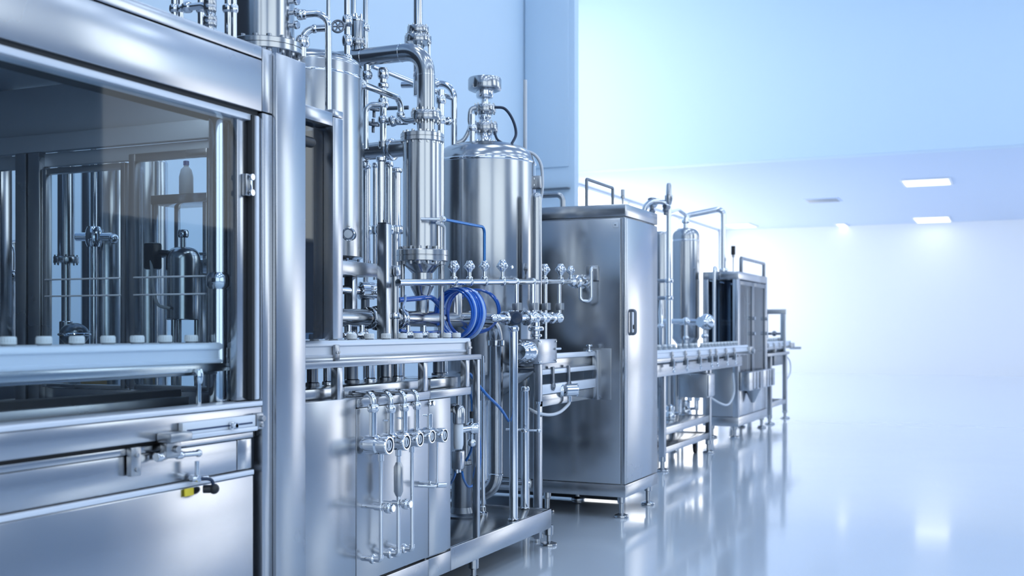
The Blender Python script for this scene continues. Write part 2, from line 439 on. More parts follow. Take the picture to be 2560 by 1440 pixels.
m = MB().cyl((-2.51, e.y, e.z), (-2.475, e.y, e.z), .012).tube([(-2.485, e.y - .03, e.z + .002), (-2.485, e.y + .05, e.z - .004)], .009).tube([(-2.485, a.y, a.z + .03), (-2.485, e.y, e.z)], .008)
m.build('turn_handle', POLISH, en)
b1, b2, b3 = hw(500, 1196, -2.48), hw(528, 1200, -2.47), hw(535, 1222, -2.47)
cb = MB().tube([b1, b2, b3], .006, smooth=True).build('cable_loop', NAVY, en)
m = MB().sphere(b3, .018, 20).cyl(b3, b3 + V(-.03, -.02, 0), .014)
m.build('plug', BLACK, cb)
a = hw(485, 1231, -2.486)
MB().box(-2.512, -2.504, a.y - .022, a.y + .022, a.z - .013, a.z + .013, .003).build('yellow_tag', YELLOW, en)['label'] = 'small yellow tag'

# things seen inside and beyond the enclosure doors
def vessel(name, label, cat, px, ytop, ybot, rpx, X=None, d=None, dome=.25, m=STEEL, legs=0, cone=.0, group=None, seams=(), floor=0.0, floor_leg=True):
    """upright cylinder with domed top; returns (thing, centre, radius, ztop, zbot)"""
    p = atX(px, 700, X) if X is not None else atD(px, 700, d)
    r = rad(rpx, p); zt, zb = zof(ytop, p), zof(ybot, p)
    t = thing(name, label, cat, (p.x, p.y, floor), group)
    h = r * dome; pr = []
    if cone: pr += [(r * .25, zb - cone), (r * .3, zb - cone + .01), (r * .96, zb - .012)]
    else: pr += [(r * .9, zb)]
    pr += [(r, zb + r * .06)]
    for z in seams: pr += [(r, z - .006), (r * 1.012, z - .003), (r * 1.012, z + .003), (r, z + .006)]
    pr += [(r, zt - h * 1.25)]
    for i in range(1, 9):
        q = i / 9 * PI / 2
        pr.append((r * (math.cos(q) ** .55), zt - h * 1.25 + h * 1.25 * math.sin(q)))
    pr.append((.001, zt))
    MB().lathe((p.x, p.y, 0), [(a, z) for a, z in pr], seg=64).build('shell', m, t)
    for i in range(legs):
        q = 2 * PI * i / legs + .5
        x, y = p.x + r * .8 * math.cos(q), p.y + r * .8 * math.sin(q)
        MB().cyl((x, y, floor + .012), (x, y, zb + .03), max(.012, r * .09)).cyl((x, y, floor), (x, y, floor + .015), max(.03, r * .16)).build('leg', STEEL, t)
    return t, p, r, zt, zb
t, p, r, zt, zb = vessel('mixing_vessel', 'tall dark stainless vessel seen through the left enclosure door', 'tank', 268, 380, 985, 42, d=5.75, legs=3)
t, p, r, zt, zb = vessel('dosing_column', 'slim stainless column with bolted base flange behind the left enclosure door', 'column', 165, 360, 650, 20, d=5.15, legs=0, floor=SKZ)
m = MB().flange((p.x, p.y, zb), (0, 0, 1), r * 1.5, .03, 8).cyl((p.x, p.y, zb - .3), (p.x, p.y, zb), r * .55)
m.build('base_flange', STEEL, t)
MB().cyl((p.x, p.y, SKZ), (p.x, p.y, zb - .28), r * .8).cyl((p.x, p.y, SKZ), (p.x, p.y, SKZ + .02), r * 1.5).build('pedestal', STEEL, t)
t, p, r, zt, zb = vessel('small_tank', 'small domed tank with narrow neck cap behind the right enclosure door', 'tank', 458, 618, 800, 42, d=5.05, legs=3, dome=.6, floor=SKZ)
m = MB().cyl((p.x, p.y, zt - .01), (p.x, p.y, zt + .05), r * .16).clamp((p.x, p.y, zt + .06), (0, 0, 1), r * .32, .035)
m.build('neck_cap', POLISH, t)
q = p + V(-.13, -.06, zt - .02 - p.z); e = p + V(.0, -r - .01, zb - p.z + .05)
MB().tube([q, q + V(.02, -.02, -.07), e + V(-.06, -.02, .03), e], .007, smooth=True).build('hose', CABLE, t)
m = MB(); m.box(q.x - .03, q.x + .03, q.y - .02, q.y + .04, q.z - .08, q.z + .04, .01).tube([q + V(0, .01, 0), (p.x, p.y, zt - .03)], .012)
m.build('float_switch', BLACK, t)
for px, r, d in ((372, 46, 6.05), (232, 28, 6.3), (40, 36, 5.4)):
    vessel('process_tank', {372: 'wide tall stainless tank standing behind the right enclosure door', 232: 'stainless tank at the rear, between the two vessels of the left enclosure door', 40: 'shiny stainless tank behind the enclosure posts at the left picture edge'}[px], 'tank', px, 395 if px != 40 else 600, 1000, r, d=d, legs=3)
a = atD(22, 606, 5.0)
ep_ = thing('elbow_pipe', 'shiny elbow pipe with collar at the left picture edge, behind the enclosure posts', 'pipe', (a.x, a.y, SKZ))
MB().tube([(a.x - .2, a.y, a.z), (a.x, a.y, a.z), (a.x, a.y, SKZ + .004)], rad(15, a), fil=.05, seg=24).build('pipe', POLISH, ep_)
MB().clamp((a.x, a.y, zof(690, a)), (0, 0, 1), rad(21, a), .05).build('clamp', POLISH, ep_)
a = atD(186, 836, 4.95)
rp_ = thing('rotor_pump', 'dark round pump body low behind the left enclosure door, just above the bottles', 'pump', (a.x, a.y, SKZ))
MB().sphere(a, rad(36, a), 28, .8).cyl((a.x, a.y, SKZ + .004), a, rad(14, a)).cyl((a.x, a.y, SKZ + .004), (a.x, a.y, SKZ + .02), rad(30, a)).build('body', DARKST, rp_)
MB().torus(a, (0, 0, 1), rad(36, a), rad(4, a)).build('rim', POLISH, rp_)
a = atD(235, 592, 5.6)
mv_ = thing('pipe_valve', 'polished valve on an upright pipe behind the left enclosure door', 'valve', (a.x, a.y, SKZ))
MB().cyl((a.x, a.y, SKZ + .004), (a.x, a.y, 2.25), rad(8, a)).build('pipe', POLISH, mv_)
MB().clamp(a, (0, 0, 1), rad(20, a), .10).cyl(a - V(.08, .04, 0), a + V(.08, .04, 0), rad(11, a)).sphere(a + V(.09, .04, -.01), rad(13, a), 20).build('valve_body', POLISH, mv_)
sh = thing('wall_shelf_stand', 'grey shelf stand behind the right enclosure door, carrying a white bottle', 'stand', (*atD(480, 490, 5.5).xy, SKZ))
p = atD(480, 490, 5.5)
MB().box(p.x - .17, p.x + .17, p.y - .10, p.y + .10, p.z - .045, p.z, .004).build('shelf', STEEL, sh)
for dx in (-.16, .15):
    for dy in (-.08, .08): MB().box(p.x + dx - .011, p.x + dx + .011, p.y + dy - .011, p.y + dy + .011, SKZ, p.z - .04, .002).build('leg', STEEL, sh)
MB().box(p.x - .17, p.x + .17, p.y - .10, p.y + .10, p.z - .30, p.z - .285, .003).build('shelf', STEEL, sh)
bt = thing('plastic_bottle', 'white plastic bottle standing on the grey shelf inside the enclosure doors', 'bottle', (p.x - .01, p.y - .03, p.z))
MB().lathe((p.x - .01, p.y - .03, p.z), [(.03, 0), (.034, .006), (.034, .09), (.026, .125), (.012, .14), (.012, .148)]).build('body', WHITEP, bt)
MB().cyl((p.x - .01, p.y - .03, p.z + .146), (p.x - .01, p.y - .03, p.z + .168), .014).build('cap', BLUE, bt)
p = atD(155, 965, 5.0)
bx = thing('carton_box', 'tan carton box low behind the left enclosure door, below the conveyor', 'box', (p.x - .12, p.y + .1, .80))
MB().box(p.x - .32, p.x + .02, p.y, p.y + .25, .985, 1.10, .003).build('carton', WOOD, bx)
MB().box(p.x - .33, p.x + .03, p.y - .01, p.y + .26, .80, .985, .003).build('pallet_base', STEEL, bx)

# ================================================================== conveyors and bottles
def cbottle(p, label, group, s=1.0, h=.150):
    """translucent jar with ribbed white screw cap; p = centre on the belt"""
    t = thing('bottle', label, 'bottle', p, group)
    x, y, z = p; b = h * s - .022 * s
    MB().lathe(p, [(.034 * s, 0), (.037 * s, .004), (.037 * s, b - .043 * s), (.034 * s, b - .028 * s), (.022 * s, b - .008 * s), (.019 * s, b - .004 * s), (.019 * s, b)], seg=28).build('body', BOTL, t)
    pr = [(.024 * s, b - .001), (.024 * s, b + .003 * s), (.0225 * s, b + .004 * s), (.0225 * s, b + .018 * s), (.021 * s, b + .022 * s), (.001, b + .022 * s)]
    m = MB().lathe(p, pr, seg=36)
    for k in range(18): m.cyl((x + .0225 * s * math.cos(k * PI / 9), y + .0225 * s * math.sin(k * PI / 9), z + b + .004 * s), (x + .0225 * s * math.cos(k * PI / 9), y + .0225 * s * math.sin(k * PI / 9), z + b + .018 * s), .0013 * s, seg=6)
    MBo = m.build('cap', CAPW, t)
    return t
ZB1 = 1.147
def conveyor(name, label, x, y0, y1, zt, dz0, brs, legs=(), zleg=.6, zb=ZB1, lug=True):
    """white guide rail conveyor running along Y; x = outer rail face; zt = top of rail"""
    t = thing(name, label, 'conveyor', (x - .1, (y0 + y1) / 2, zb))
    L = [(x - .022, zt - .075), (x - .004, zt - .075), (x, zt - .070), (x, zt - .062), (x - .008, zt - .058), (x - .008, zt - .028), (x, zt - .022), (x, zt - .006), (x - .006, zt), (x - .022, zt)]
    MB().prism([(a, y0, z) for a, z in L], (0, y1 - y0, 0)).build('front_guide_rail', ALU, t, ang=50)
    MB().prism([(2 * (x - .085) - a, y0, z) for a, z in L], (0, y1 - y0, 0)).build('rear_guide_rail', ALU, t, ang=50)
    MB().box(x - .012, x + .004, y0, y1, zb - .002 if zb > 1.1 else zb - .028, zt - .073, .003).build('side_frame', STEEL, t)
    MB().box(x - .158, x - .142, y0, y1, zb - .02, zt - .073, .003).build('side_frame', STEEL, t)
    MB().box(x - .142, x - .012, y0, y1, zb - .012, zb, .002).build('belt', DARKST, t)
    for y in brs:
        m = MB().box(x, x + .012, y - .018, y + .018, zt - .088, zt - .018, .003).cyl((x + .01, y - .008, zt - .05), (x + .018, y - .008, zt - .05), .006).cyl((x + .01, y + .008, zt - .05), (x + .018, y + .008, zt - .05), .006)
        m.box(x - .01, x + .008, y - .008, y + .008, zb - .02, zt - .08, .002)
        m.build('rail_bracket', SATIN, t)
    for y in legs:
        m = MB().cyl((x + .010, y, zleg), (x + .010, y, zb - .01), .009).clamp((x + .010, y, zb - .014), (0, 0, 1), .016, .05).cyl((x + .01, y, zleg), (x + .01, y, zleg + .012), .02)
        m.build('support_post', POLISH, t)
    return t
ya, yb_ = 1.5, atX(592, 880, -2.6).y
conveyor('bottle_conveyor', 'white railed bottle conveyor inside the near glazed enclosure', -2.6, ya, yb_, 1.248, 0, [yb_ - .03], [atX(491, 940, -2.6).y, yb_ - .03], .985)
GB = 'white capped bottles on the near conveyors'
lab = ['half cut off at the left picture edge', 'first whole one from the left', 'second whole one from the left', 'before the left glass door edge', 'below the door mullion', 'below the left part of the right glass door', 'in front of the small domed tank', 'beside the corner pole pair', 'half hidden behind the latch stile']
for i, px in enumerate((20, 110, 192, 270, 343, 413, 478, 538, 590)):
    y = atX(px, 850, -2.685).y
    cbottle((-2.685, y, ZB1), 'white capped bottle in the enclosure, ' + lab[i], GB, 1.0, .128)
y2 = atX(1176, 880, -2.6).y
conveyor('bottle_conveyor', 'white railed bottle conveyor right of the corner post, above the low cabinet', -2.6, 3.62, y2, 1.248, 0, [atX(838, 880, -2.6).y, y2 - .03], [], 1.0)
lab = ['nearest the corner post', 'under the framed guard post', 'just right of the guard post', 'below the large pipe clamp', 'in front of the square upright post', 'right of the square upright post', 'below the middle of the large tee pipe', 'left of the tee foot', 'second last before the blue hose coil', 'last one, touching the blue hose coil']
for i, px in enumerate((786, 833, 879, 923, 965, 1006, 1045, 1082, 1117, 1141)):
    y = atX(px, 850, -2.685).y
    cbottle((-2.685, y, ZB1), 'white capped bottle on the open conveyor, ' + lab[i], GB, 1.0, .128)

# ================================================================== guard box right of the post
gb = thing('guard_box', 'framed smoked glass guard right of the corner post, with steel top rail', 'guard', (-2.6, 3.75, 1.0))
ge = atX(858, 600, XF).y
MB().box(-2.60, XF, 3.62, ge - .075, zof(308, V(XF, 3.75, 0)) - .0, zof(308, V(XF, 3.75, 0)) + .055, .004).build('top_rail', SHEET, gb)
zt = zof(308, V(XF, 3.75, 0)) + .05
MB().box(-2.60, XF, ge - .072, ge, 1.255, zt - .01, .004).build('post', SHEET, gb)
MB().box(-2.59, XF + .001, ge - .074, ge - .001, zt - .008, zt + .02, .003).build('post_cap', SHEET, gb)
MB().box(-2.555, -2.548, 3.62, ge - .075, 1.255, zt - .06, 0).build('pane', GLASSD, gb)
MB().box(-2.97, -2.93, 3.63, 4.10, 1.28, zt - .05, .003).build('rear_panel', DARKST, gb)
MB().box(-2.95, -2.55, ge - .03, ge - .012, 1.28, zt - .05, 0).build('side_panel', DARKST, gb)
for z in (1.42, 1.52, 1.63, 1.74, 1.86): MB().box(-2.93, -2.90, 3.64, ge - .04, z, z + .012, .003).build('inner_rib', STEEL, gb)
q = atX(772, 355, -2.53)
m = MB().cyl((q.x, q.y - .06, q.z), (q.x, q.y + .01, q.z), .021).sphere((q.x, q.y + .012, q.z), .021)
m.build('door_switch', BLACK, gb)

# ================================================================== low cabinet and skid
lc = thing('valve_cabinet', 'low stainless cabinet with sight glass valves in front, below the open conveyor', 'cabinet', (-2.9, 4.2, .14))
yc0, yc1 = 3.62, atX(1127, 1200, XF).y
yc3 = atX(1174, 980, XF).y
s1, s2 = atX(891, 1200, XF).y, atX(1072, 1200, XF).y
ZT = 1.0
MB().box(-2.87, -2.53, yc0, yc1, .23, ZT - .012, .003).build('body', SATIN, lc)
MB().box(-2.53, XF, yc0, s1 - .003, .232, ZT + .012, .004).build('front_panel', SHEET, lc)
d1 = MB().box(-2.53, XF, s1 + .002, s2 - .003, .232, ZT - .035, .004).build('door', SHEET, lc)
d2 = MB().box(-2.53, XF, s2 + .003, yc1, .232, ZT - .035, .004).build('door', SHEET, lc)
MB().box(-2.54, -2.492, s1 + .002, s2 - .002, ZT - .032, ZT + .006, .003).build('front_rail', SHEET, lc)
MB().box(-2.54, -2.492, s2 + .002, yc3, ZT - .032, ZT + .006, .003).build('front_rail', SHEET, lc)
MB().box(-2.87, -2.53, yc0, yc3 - .01, ZT - .010, ZT, .002).build('worktop', STEEL, lc)
for a, c in ((yc0, s1), (s1 + .004, atX(1065, 960, -2.58).y), (atX(1067, 960, -2.58).y, yc3 - .01)):
    MB().box(-2.82, -2.56, a, c, ZT, ZT + .055, .004).build('drip_channel', STEEL, lc)
m = MB()
k = atX(1075, 1213, -2.47)
m.tube([(-2.52, k.y - .06, k.z + .004), (-2.44, k.y - .02, k.z), (-2.44, k.y + .03, k.z - .002)], .007).cyl((-2.44, k.y + .01, k.z), (-2.42, k.y + .06, k.z - .004), .012).box(-2.50, -2.44, k.y - .01, k.y + .01, k.z - .012, k.z + .006)
m.build('door_latch', POLISH, d1)
for px in (1043, 1085):
    k = atX(px, 1008, -2.49); MB().cyl((-2.5, k.y, k.z), (-2.488, k.y, k.z), .012).cyl((-2.5, k.y - .03, k.z), (-2.492, k.y - .03, k.z), .008).build('knob', POLISH, d2)

sk = thing('machine_skid', 'stainless skid platform on levelling feet, projecting right beyond the low cabinet', 'platform', (-3.1, 5.0, 0))
ye = atX(1379, 1268, XF).y
MB().box(-4.0, XF, yc0 - .0, s2 - .003, SKZ - .10, SKZ, .004).build('base_beam', SHEET, sk)
MB().box(-2.56, XF, s2, yc1, SKZ - .10, SKZ, .004).build('base_beam', SHEET, sk)
m = MB().box(-2.52, XF, yc1 + .003, ye, SKZ - .10, SKZ + .012, .004)
m.box(-3.5, -2.52, ye - .02, ye, SKZ - .10, SKZ + .012, .004)
m.build('edge_beam', SHEET, sk)
MB().box(-4.0, -2.52, s2, ye - .02, SKZ - .03, SKZ + .004, .002).build('deck', STEEL, sk)
def foot(t, x, y, ztop, r=.045, m=STEEL):
    MB().cyl((x, y, ztop - .06), (x, y, ztop), r * .55).cyl((x, y, .02), (x, y, ztop - .055), r * .28).lathe((x, y, 0), [(r, 0), (r * 1.02, .006), (r * .97, .014), (r * .5, .022), (r * .3, .026)]).build('levelling_foot', m, t)
fq = atZ = None
f1 = atD(1354, 1362, F * H / (1362 - HY)); f2 = atD(1193, 1452, F * H / (1452 - HY))
foot(sk, XF - .05, f1.y, SKZ - .10, .05); foot(sk, XF - .05, f2.y, SKZ - .10, .05)
foot(sk, -3.45, f1.y, SKZ - .10, .05); foot(sk, -3.45, f2.y, SKZ - .10, .05)

# frame of square tube standing on the low cabinet, carries the open conveyor
fr = thing('conveyor_support_frame', 'square tube support frame under the open conveyor, standing on the low cabinet', 'frame', (-2.6, 4.5, ZT))
yr = atX(1204, 890, XF).y
MB().box(-2.535, XF, 3.62, yr, 1.140, 1.166, .003).build('front_rail', SHEET, fr)
MB().box(-2.80, -2.775, 3.62, yr, 1.140, 1.166, .003).build('rear_rail', SHEET, fr)
for px in (852, 1066, 1171):
    y = atX(px, 950, XF).y
    zb = ZT + .006
    MB().box(-2.535, -2.502, y - .02, y + .02, zb, 1.14, .003).build('post', SHEET, fr)
    MB().box(-2.775, -2.535, y - .015, y + .015, 1.142, 1.164, .003).build('cross_rail', SHEET, fr)
MB().box(-2.535, -2.505, yr - .035, yr - .005, SKZ + .004, 1.14, .003).build('post', SHEET, fr)
MB().box(-2.775, -2.535, yr - .03, yr, 1.142, 1.164, .003).build('cross_rail', SHEET, fr)

# ---------------- sight glass valves on the cabinet front
GV = 'sight glass valves on the low cabinet'
def gvalve(px, py, rpx, label, pipe_px=None, top=975, collar=1020, stub=None, drain=None, dr=.008, thick=None, clampy=None, elbow=True):
    p = atX(px, py, -2.43); r = rad(rpx, p)
    t = thing('sight_glass_valve', label, 'valve', (XF, p.y, p.z), GV)
    x0, x1 = XF, -2.37
    m = MB().lathe((x0, p.y, p.z), [(r * .55, 0), (r * .55, .02), (r * .98, .024), (r, .03), (r, .075), (r * .86, .082), (r * .86, .09), (r * .98, .094), (r, .10), (r, .128), (r * .9, .132), (r * .78, .132), (r * .74, .122), (.001, .121)], (1, 0, 0), 40)
    m.build('body', POLISH, t)
    g = MB().lathe((x0 + .1215, p.y, p.z), [(r * .72, 0), (r * .72, .004), (.001, .005)], (1, 0, 0), 32).build('sight_glass', NAVY, t)
    m = MB().torus((x0 + .128, p.y, p.z), (1, 0, 0), r * .5, r * .07).box(x0 + .124, x0 + .130, p.y - r * .12, p.y + r * .12, p.z - r * .35, p.z + r * .4, .002)
    m.build('dial_ring', WHITEP, g)
    pr = r * .42; xx = x0 + .052
    if pipe_px is not None:
        zt_, zc = zof(top, p) , zof(collar, p)
        m = MB().tube([(-2.565, p.y, zt_ - pr * .8), (xx, p.y, zt_ - pr * .8), (xx, p.y, zc)], pr * .82, fil=pr * 2.2)
        m.build('inlet_pipe', POLISH, t)
        m = MB().cyl((xx, p.y, p.z), (xx, p.y, zc - .02), pr).clamp((xx, p.y, zc - .004), (0, 0, 1), pr * 1.4, .034)
        m.build('collar_tube', POLISH, t)
    if stub:
        zs = zof(stub, p)
        m = MB().cyl((xx, p.y, p.z), (xx, p.y, zs), pr * .95).cyl((xx - .02, p.y - .03, zs - .004), (xx, p.y, zs - .008), pr * .3)
        m.build('top_stub', POLISH, t)
    if drain:
        zd = zof(drain, p); xd = x0 + .09
        m = MB().cyl((xd, p.y, p.z - r * .8), (xd, p.y, zd), dr).cyl((xd, p.y, p.z - r * 1.7), (xd, p.y, p.z - r * .9), dr * 1.5)
        m.tube([(xd, p.y, zd + .02), (xd, p.y, zd), (xd - .03, p.y, zd), (XF - .002, p.y, zd)], dr * 1.5, fil=.012).clamp((xd - .04, p.y, zd), (1, 0, 0), dr * 2.4, .02)
        m.build('drain_pipe', POLISH, t)
        if thick:
            m = MB().lathe((xd, p.y, zof(thick[1], p)), [(dr * 1.2, 0), (dr * 2.1, .02), (dr * 2.1, zof(thick[0], p) - zof(thick[1], p) - .02), (dr * 1.2, zof(thick[0], p) - zof(thick[1], p))])
            m.build('damper', SATIN, t)
        if clampy:
            zc = zof(clampy, p)
            m = MB().cyl((XF, p.y, zc), (xd + .05, p.y, zc), .009).cyl((xd - .03, p.y, zc), (xd + .005, p.y, zc), .014).clamp((xd + .035, p.y, zc), (1, 0, 0), .022, .03).cyl((xd + .05, p.y, zc), (xd + .062, p.y, zc), .017, seg=8)
            m.build('drain_tap', POLISH, t)
    return t
gvalve(942, 1112, 24, 'largest polished sight glass valve, leftmost on the low cabinet, above the longest drain', 925, 978, 1018, None, 1398, .0085, None, 1268)
gvalve(986, 1104, 21, 'second polished sight glass valve from the left, with thick damper on its drain', 965, 977, 1020, 1048, 1384, .0095, (1155, 1240), 1258)
gvalve(1020, 1097, 19.5, 'third polished sight glass valve from the left, plain thin drain pipe', 1000, 975, 1016, 1042, 1372, .0085)
gvalve(1051, 1090, 18, 'fourth polished sight glass valve, with short stub and no drain pipe', 1030, 973, 1012, None, None)
gvalve(1083, 1087, 18, 'polished sight glass valve at the right end, with thin rod below', None, 0, 0, 1035, 1208, .004)
# ================================================================== process vessels and piping behind the conveyor
def piping(name, label, cat, pts, r, fil=0., flanges=(), clamps=(), m=POLISH, group=None, base=None, smooth=False, welds=()):
    pts = [Vector(p) for p in pts]
    t = thing(name, label, cat, base or pts[-1], group)
    b = MB().tube(pts, r, fil=fil, seg=28 if r > .03 else 18, smooth=smooth)
    for c, ax in welds: b.lathe(Vector(c) - Vector(ax).normalized() * .004, [(r * .95, 0), (r * 1.03, .002), (r * 1.03, .006), (r * .95, .008)], ax, 28)
    b.build('pipe', m, t)
    for c, ax, R, th, n in flanges: MB().flange(c, ax, R, th, n).build('flange', STEEL, t)
    for c, ax, R, w in clamps: MB().clamp(c, ax, R, w).build('clamp', POLISH, t)
    return t
UP = V(0, 0, 1); YX = V(0, 1, 0); XX = V(1, 0, 0)

# --- storage tank on its stand, right behind the corner post
t, tp, tr, tzt, tzb = vessel('storage_tank', 'tall bright stainless tank right behind the corner post, on a square tube stand', 'tank', 768, 138, 652, 138, d=5.6, dome=.22, m=STEEL, floor=1.62)
m = MB().lathe((tp.x, tp.y, 0), [(tr, tzt - .13), (tr * 1.006, tzt - .127), (tr * 1.006, tzt - .12), (tr, tzt - .117)], seg=64)
m.build('weld_seam', POLISH, t)
g = atX(873, 586, -2.90)
s_ = MB().lathe(g, [(.022, -.05), (.026, -.046), (.026, -.01), (.032, -.008), (.032, .02), (.028, .024), (.001, .024)], V(.35, -.93, 0), 24)
s_.bolts(g + V(.35, -.93, 0).normalized() * .02, V(.35, -.93, 0), .027, 8, .004, .014)
sg = s_.build('port', POLISH, t)
MB().lathe(g, [(.02, .023), (.02, .028), (.001, .029)], V(.35, -.93, 0), 20).build('port_glass', WHITEP, sg)
st = thing('tank_stand', 'square tube stand under the bright storage tank, behind the open conveyor', 'stand', (tp.x, tp.y, SKZ))
xb = -2.86; y0_, y1_ = 4.15, atX(946, 660, xb).y
zs1 = 1.615
MB().box(xb - .05, xb, y0_, y1_, zs1 - .065, zs1, .004).build('front_beam', SHEET, st)
MB().box(-3.47, xb - .05, y1_ - .05, y1_, zs1 - .065, zs1, .004).build('end_beam', SHEET, st)
MB().box(-3.47, -3.42, y0_, y1_ - .05, zs1 - .065, zs1, .004).build('rear_beam', SHEET, st)
MB().box(-3.42, xb - .05, y0_, y1_ - .05, zs1 - .02, zs1 + .004, .002).build('deck', STEEL, st)
for x in (-3.0, -3.445):
    for y in (y0_ + .025, y1_ - .03): MB().box(x - .024, x + .024, y - .024, y + .024, SKZ + .004, zs1 - .06, .003).build('leg', SHEET, st)
m = MB()
for k in range(5): m.cyl((xb - .02, y1_ - .45 + .1 * k, zs1), (xb - .02, y1_ - .45 + .1 * k, zs1 + .015), .007, seg=8)
m.build('beam_bolts', POLISH, st)
MB().box(-3.40, -3.385, y0_ + .05, y1_ - .06, .9, zs1 - .07, .002).build('back_panel', SHEET, st)

# --- upper vessel on the enclosure roof
p = atD(660, 100, 5.0); r = rad(75, p); zb = zof(112, p)
uv = thing('tower_vessel', 'tall bright cylinder with bolted base flange rising above the header beam', 'vessel', (p.x, p.y, 2.315))
MB().lathe((p.x, p.y, 0), [(r, zb), (r, 3.9)], seg=56).build('shell', STEEL, uv)
MB().flange((p.x, p.y, zof(126, p)), UP, rad(98, p), .05, 16).build('base_flange', STEEL, uv)
MB().cyl((p.x, p.y, 2.60 - .30), (p.x, p.y, zof(126, p) - .02), r * .7).build('neck', POLISH, uv)
m = MB().cyl((p.x, p.y, 2.318), (p.x, p.y, 2.34), r * .95)
for a in range(3): m.cyl((p.x + r * .9 * math.cos(a * 2.1 + .4), p.y + r * .9 * math.sin(a * 2.1 + .4), 2.315), (p.x + r * .9 * math.cos(a * 2.1 + .4), p.y + r * .9 * math.sin(a * 2.1 + .4), zof(126, p)), .012)
m.build('roof_mount', STEEL, uv)
q = atD(743, 40, 4.95)
for y_ in (2, 30, 62): 
    a = atD(744, y_, 4.95); MB().cyl((p.x + r * .8, a.y, a.z), (p.x + r * 1.25, a.y, a.z), .01).clamp((p.x + r * 1.2, a.y, a.z), XX, .018, .02).build('side_port', POLISH, uv)

# --- pipes left of and above the header beam
for px, d, r_, lb in ((437, 4.7, 9, 'leftmost one'), (452, 4.7, 7, 'second from the left'), (503, 5.0, 9, 'just left of the flanged valve'), (572, 5.1, 11, 'touching the tall bright cylinder'), (585, 5.4, 7, 'half hidden by the tall bright cylinder')):
    a = atY(px, 0, 3.42 + .03 * (px % 3))
    piping('riser_pipe', 'vertical polished pipe standing on the enclosure roof, ' + lb, 'pipe', [(a.x, a.y, 2.312), (a.x, a.y, 3.9)], rad(r_, a), group='riser pipes above the enclosure', base=(a.x, a.y, 2.312), clamps=[((a.x, a.y, zof(22, a)), UP, rad(r_ * 1.5, a), .03)])
a, c = atY(455, 20, 3.3), atY(525, 12, 3.3)
piping('valve_stack', 'polished cross pipe with flanged valve above the header beam, near the top left', 'valve', [a, c, (c.x, c.y, 2.312)], rad(9, a), .04, flanges=[((c.x, c.y, zof(54, c)), UP, rad(17, c), .03, 8), ((c.x, c.y, zof(14, c)), UP, rad(16, c), .04, 6)], clamps=[(a.lerp(c, .2), c - a, rad(14, a), .03)], base=(c.x, c.y, 2.312))
a, c, e = atD(745, 37, 4.95), atD(821, 33, 4.95), atD(821, 302, 4.95)
zend = ZT + .012
piping('overflow_pipe', 'bright pipe bending down from the tower vessel in front of the storage tank', 'pipe', [a, (c.x, c.y, a.z + .01), (c.x, c.y, zend)], rad(8.5, a), .06, clamps=[(a + (c - a) * .08, c - a, rad(13, a), .03), (a + (c - a) * .2, c - a, rad(12, a), .02)])
a, c = atD(815, 70, 5.0), atD(757, 74, 5.0); e = atD(757, 142, 5.0)
piping('drain_elbow', 'short polished elbow pipe with collar beside the tower vessel base', 'pipe', [a, c, (c.x, c.y, e.z)], rad(9, a), .06, clamps=[((c.x, c.y, zof(104, c)), UP, rad(17, c), .05), (c + (a - c) * .5, a - c, rad(11, c), .02)])
a = atD(821, -60, 5.6); piping('riser_pipe', 'thin vertical pipe above the bend of the overflow pipe', 'pipe', [(a.x, a.y, tzt - .10), (a.x, a.y, 4.2)], rad(5, a), base=(a.x, a.y, tzt - .10))

# --- column (heat exchanger)
cx_, cy_ = -2.89, 5.28
cp = V(cx_, cy_, 0); cd = dep(cp)
def cz(y): return zof(y, cp)
cr = rad(48, cp)
co_ = thing('exchanger_column', 'slim upright stainless column with bolted flanges and tapered base, left of the round tank', 'column', (cx_, cy_, SKZ))
MB().lathe((cx_, cy_, 0), [(cr, cz(642)), (cr, cz(352))], seg=56).build('shell', STEEL, co_)
MB().flange((cx_, cy_, cz(346)), UP, rad(54, cp), .045, 16).build('upper_flange', STEEL, co_)
f_ = MB().flange((cx_, cy_, cz(640)), UP, rad(65, cp), .062, 16).build('lower_flange', STEEL, co_)
pr = [(rad(17, cp), cz(782)), (rad(17, cp), cz(742)), (rad(30, cp), cz(716)), (rad(26, cp), cz(712)), (rad(26, cp), cz(683)), (rad(29, cp), cz(680)), (rad(44, cp), cz(664)), (rad(49, cp), cz(654)), (rad(49, cp), cz(648))]
MB().lathe((cx_, cy_, 0), pr, seg=48).build('cone', STEEL, co_)
for i in range(3):
    q = (.49, 3.63, 2.06)[i]; x, y = cx_ + cr * 1.02 * math.cos(q), cy_ + cr * 1.02 * math.sin(q)
    MB().cyl((x, y, SKZ + .004), (x, y, cz(650)), .012).cyl((x, y, SKZ + .004), (x, y, SKZ + .015), .03).build('leg', STEEL, co_)
# outlet manifold under column: blue wrapped line
# --- process pipe with big elbow
ex, ey = atY(1065, 150, cy_).x, cy_
ep = V(ex, ey, 0); er = rad(22.5, ep); zc_ = zof(141, atY(930, 141, cy_))
bp_ = thing('process_pipe', 'thick polished pipe with large elbow, bending down onto the column', 'pipe', (ex, ey, cz(346)))
MB().tube([(-4.1, ey, zc_), (ex, ey, zc_), (ex, ey, zof(340, ep))], er, fil=.12, seg=36).build('pipe', STEEL, bp_)
MB().flange((ex, ey, zof(291, ep)), UP, rad(38, ep), .05, 14).build('flange', STEEL, bp_)
for px in (908, 1003):
    q = atY(px, 141, cy_); MB().lathe((q.x, ey, zc_), [(er * .97, -.004), (er * 1.025, -.002), (er * 1.025, .002), (er * .97, .004)], XX, 36).build('weld_bead', POLISH, bp_)
m = MB().lathe((ex, ey, zof(188, ep)), [(er * .97, -.004), (er * 1.02, -.002), (er * 1.02, .002), (er * .97, .004)], UP, 36)
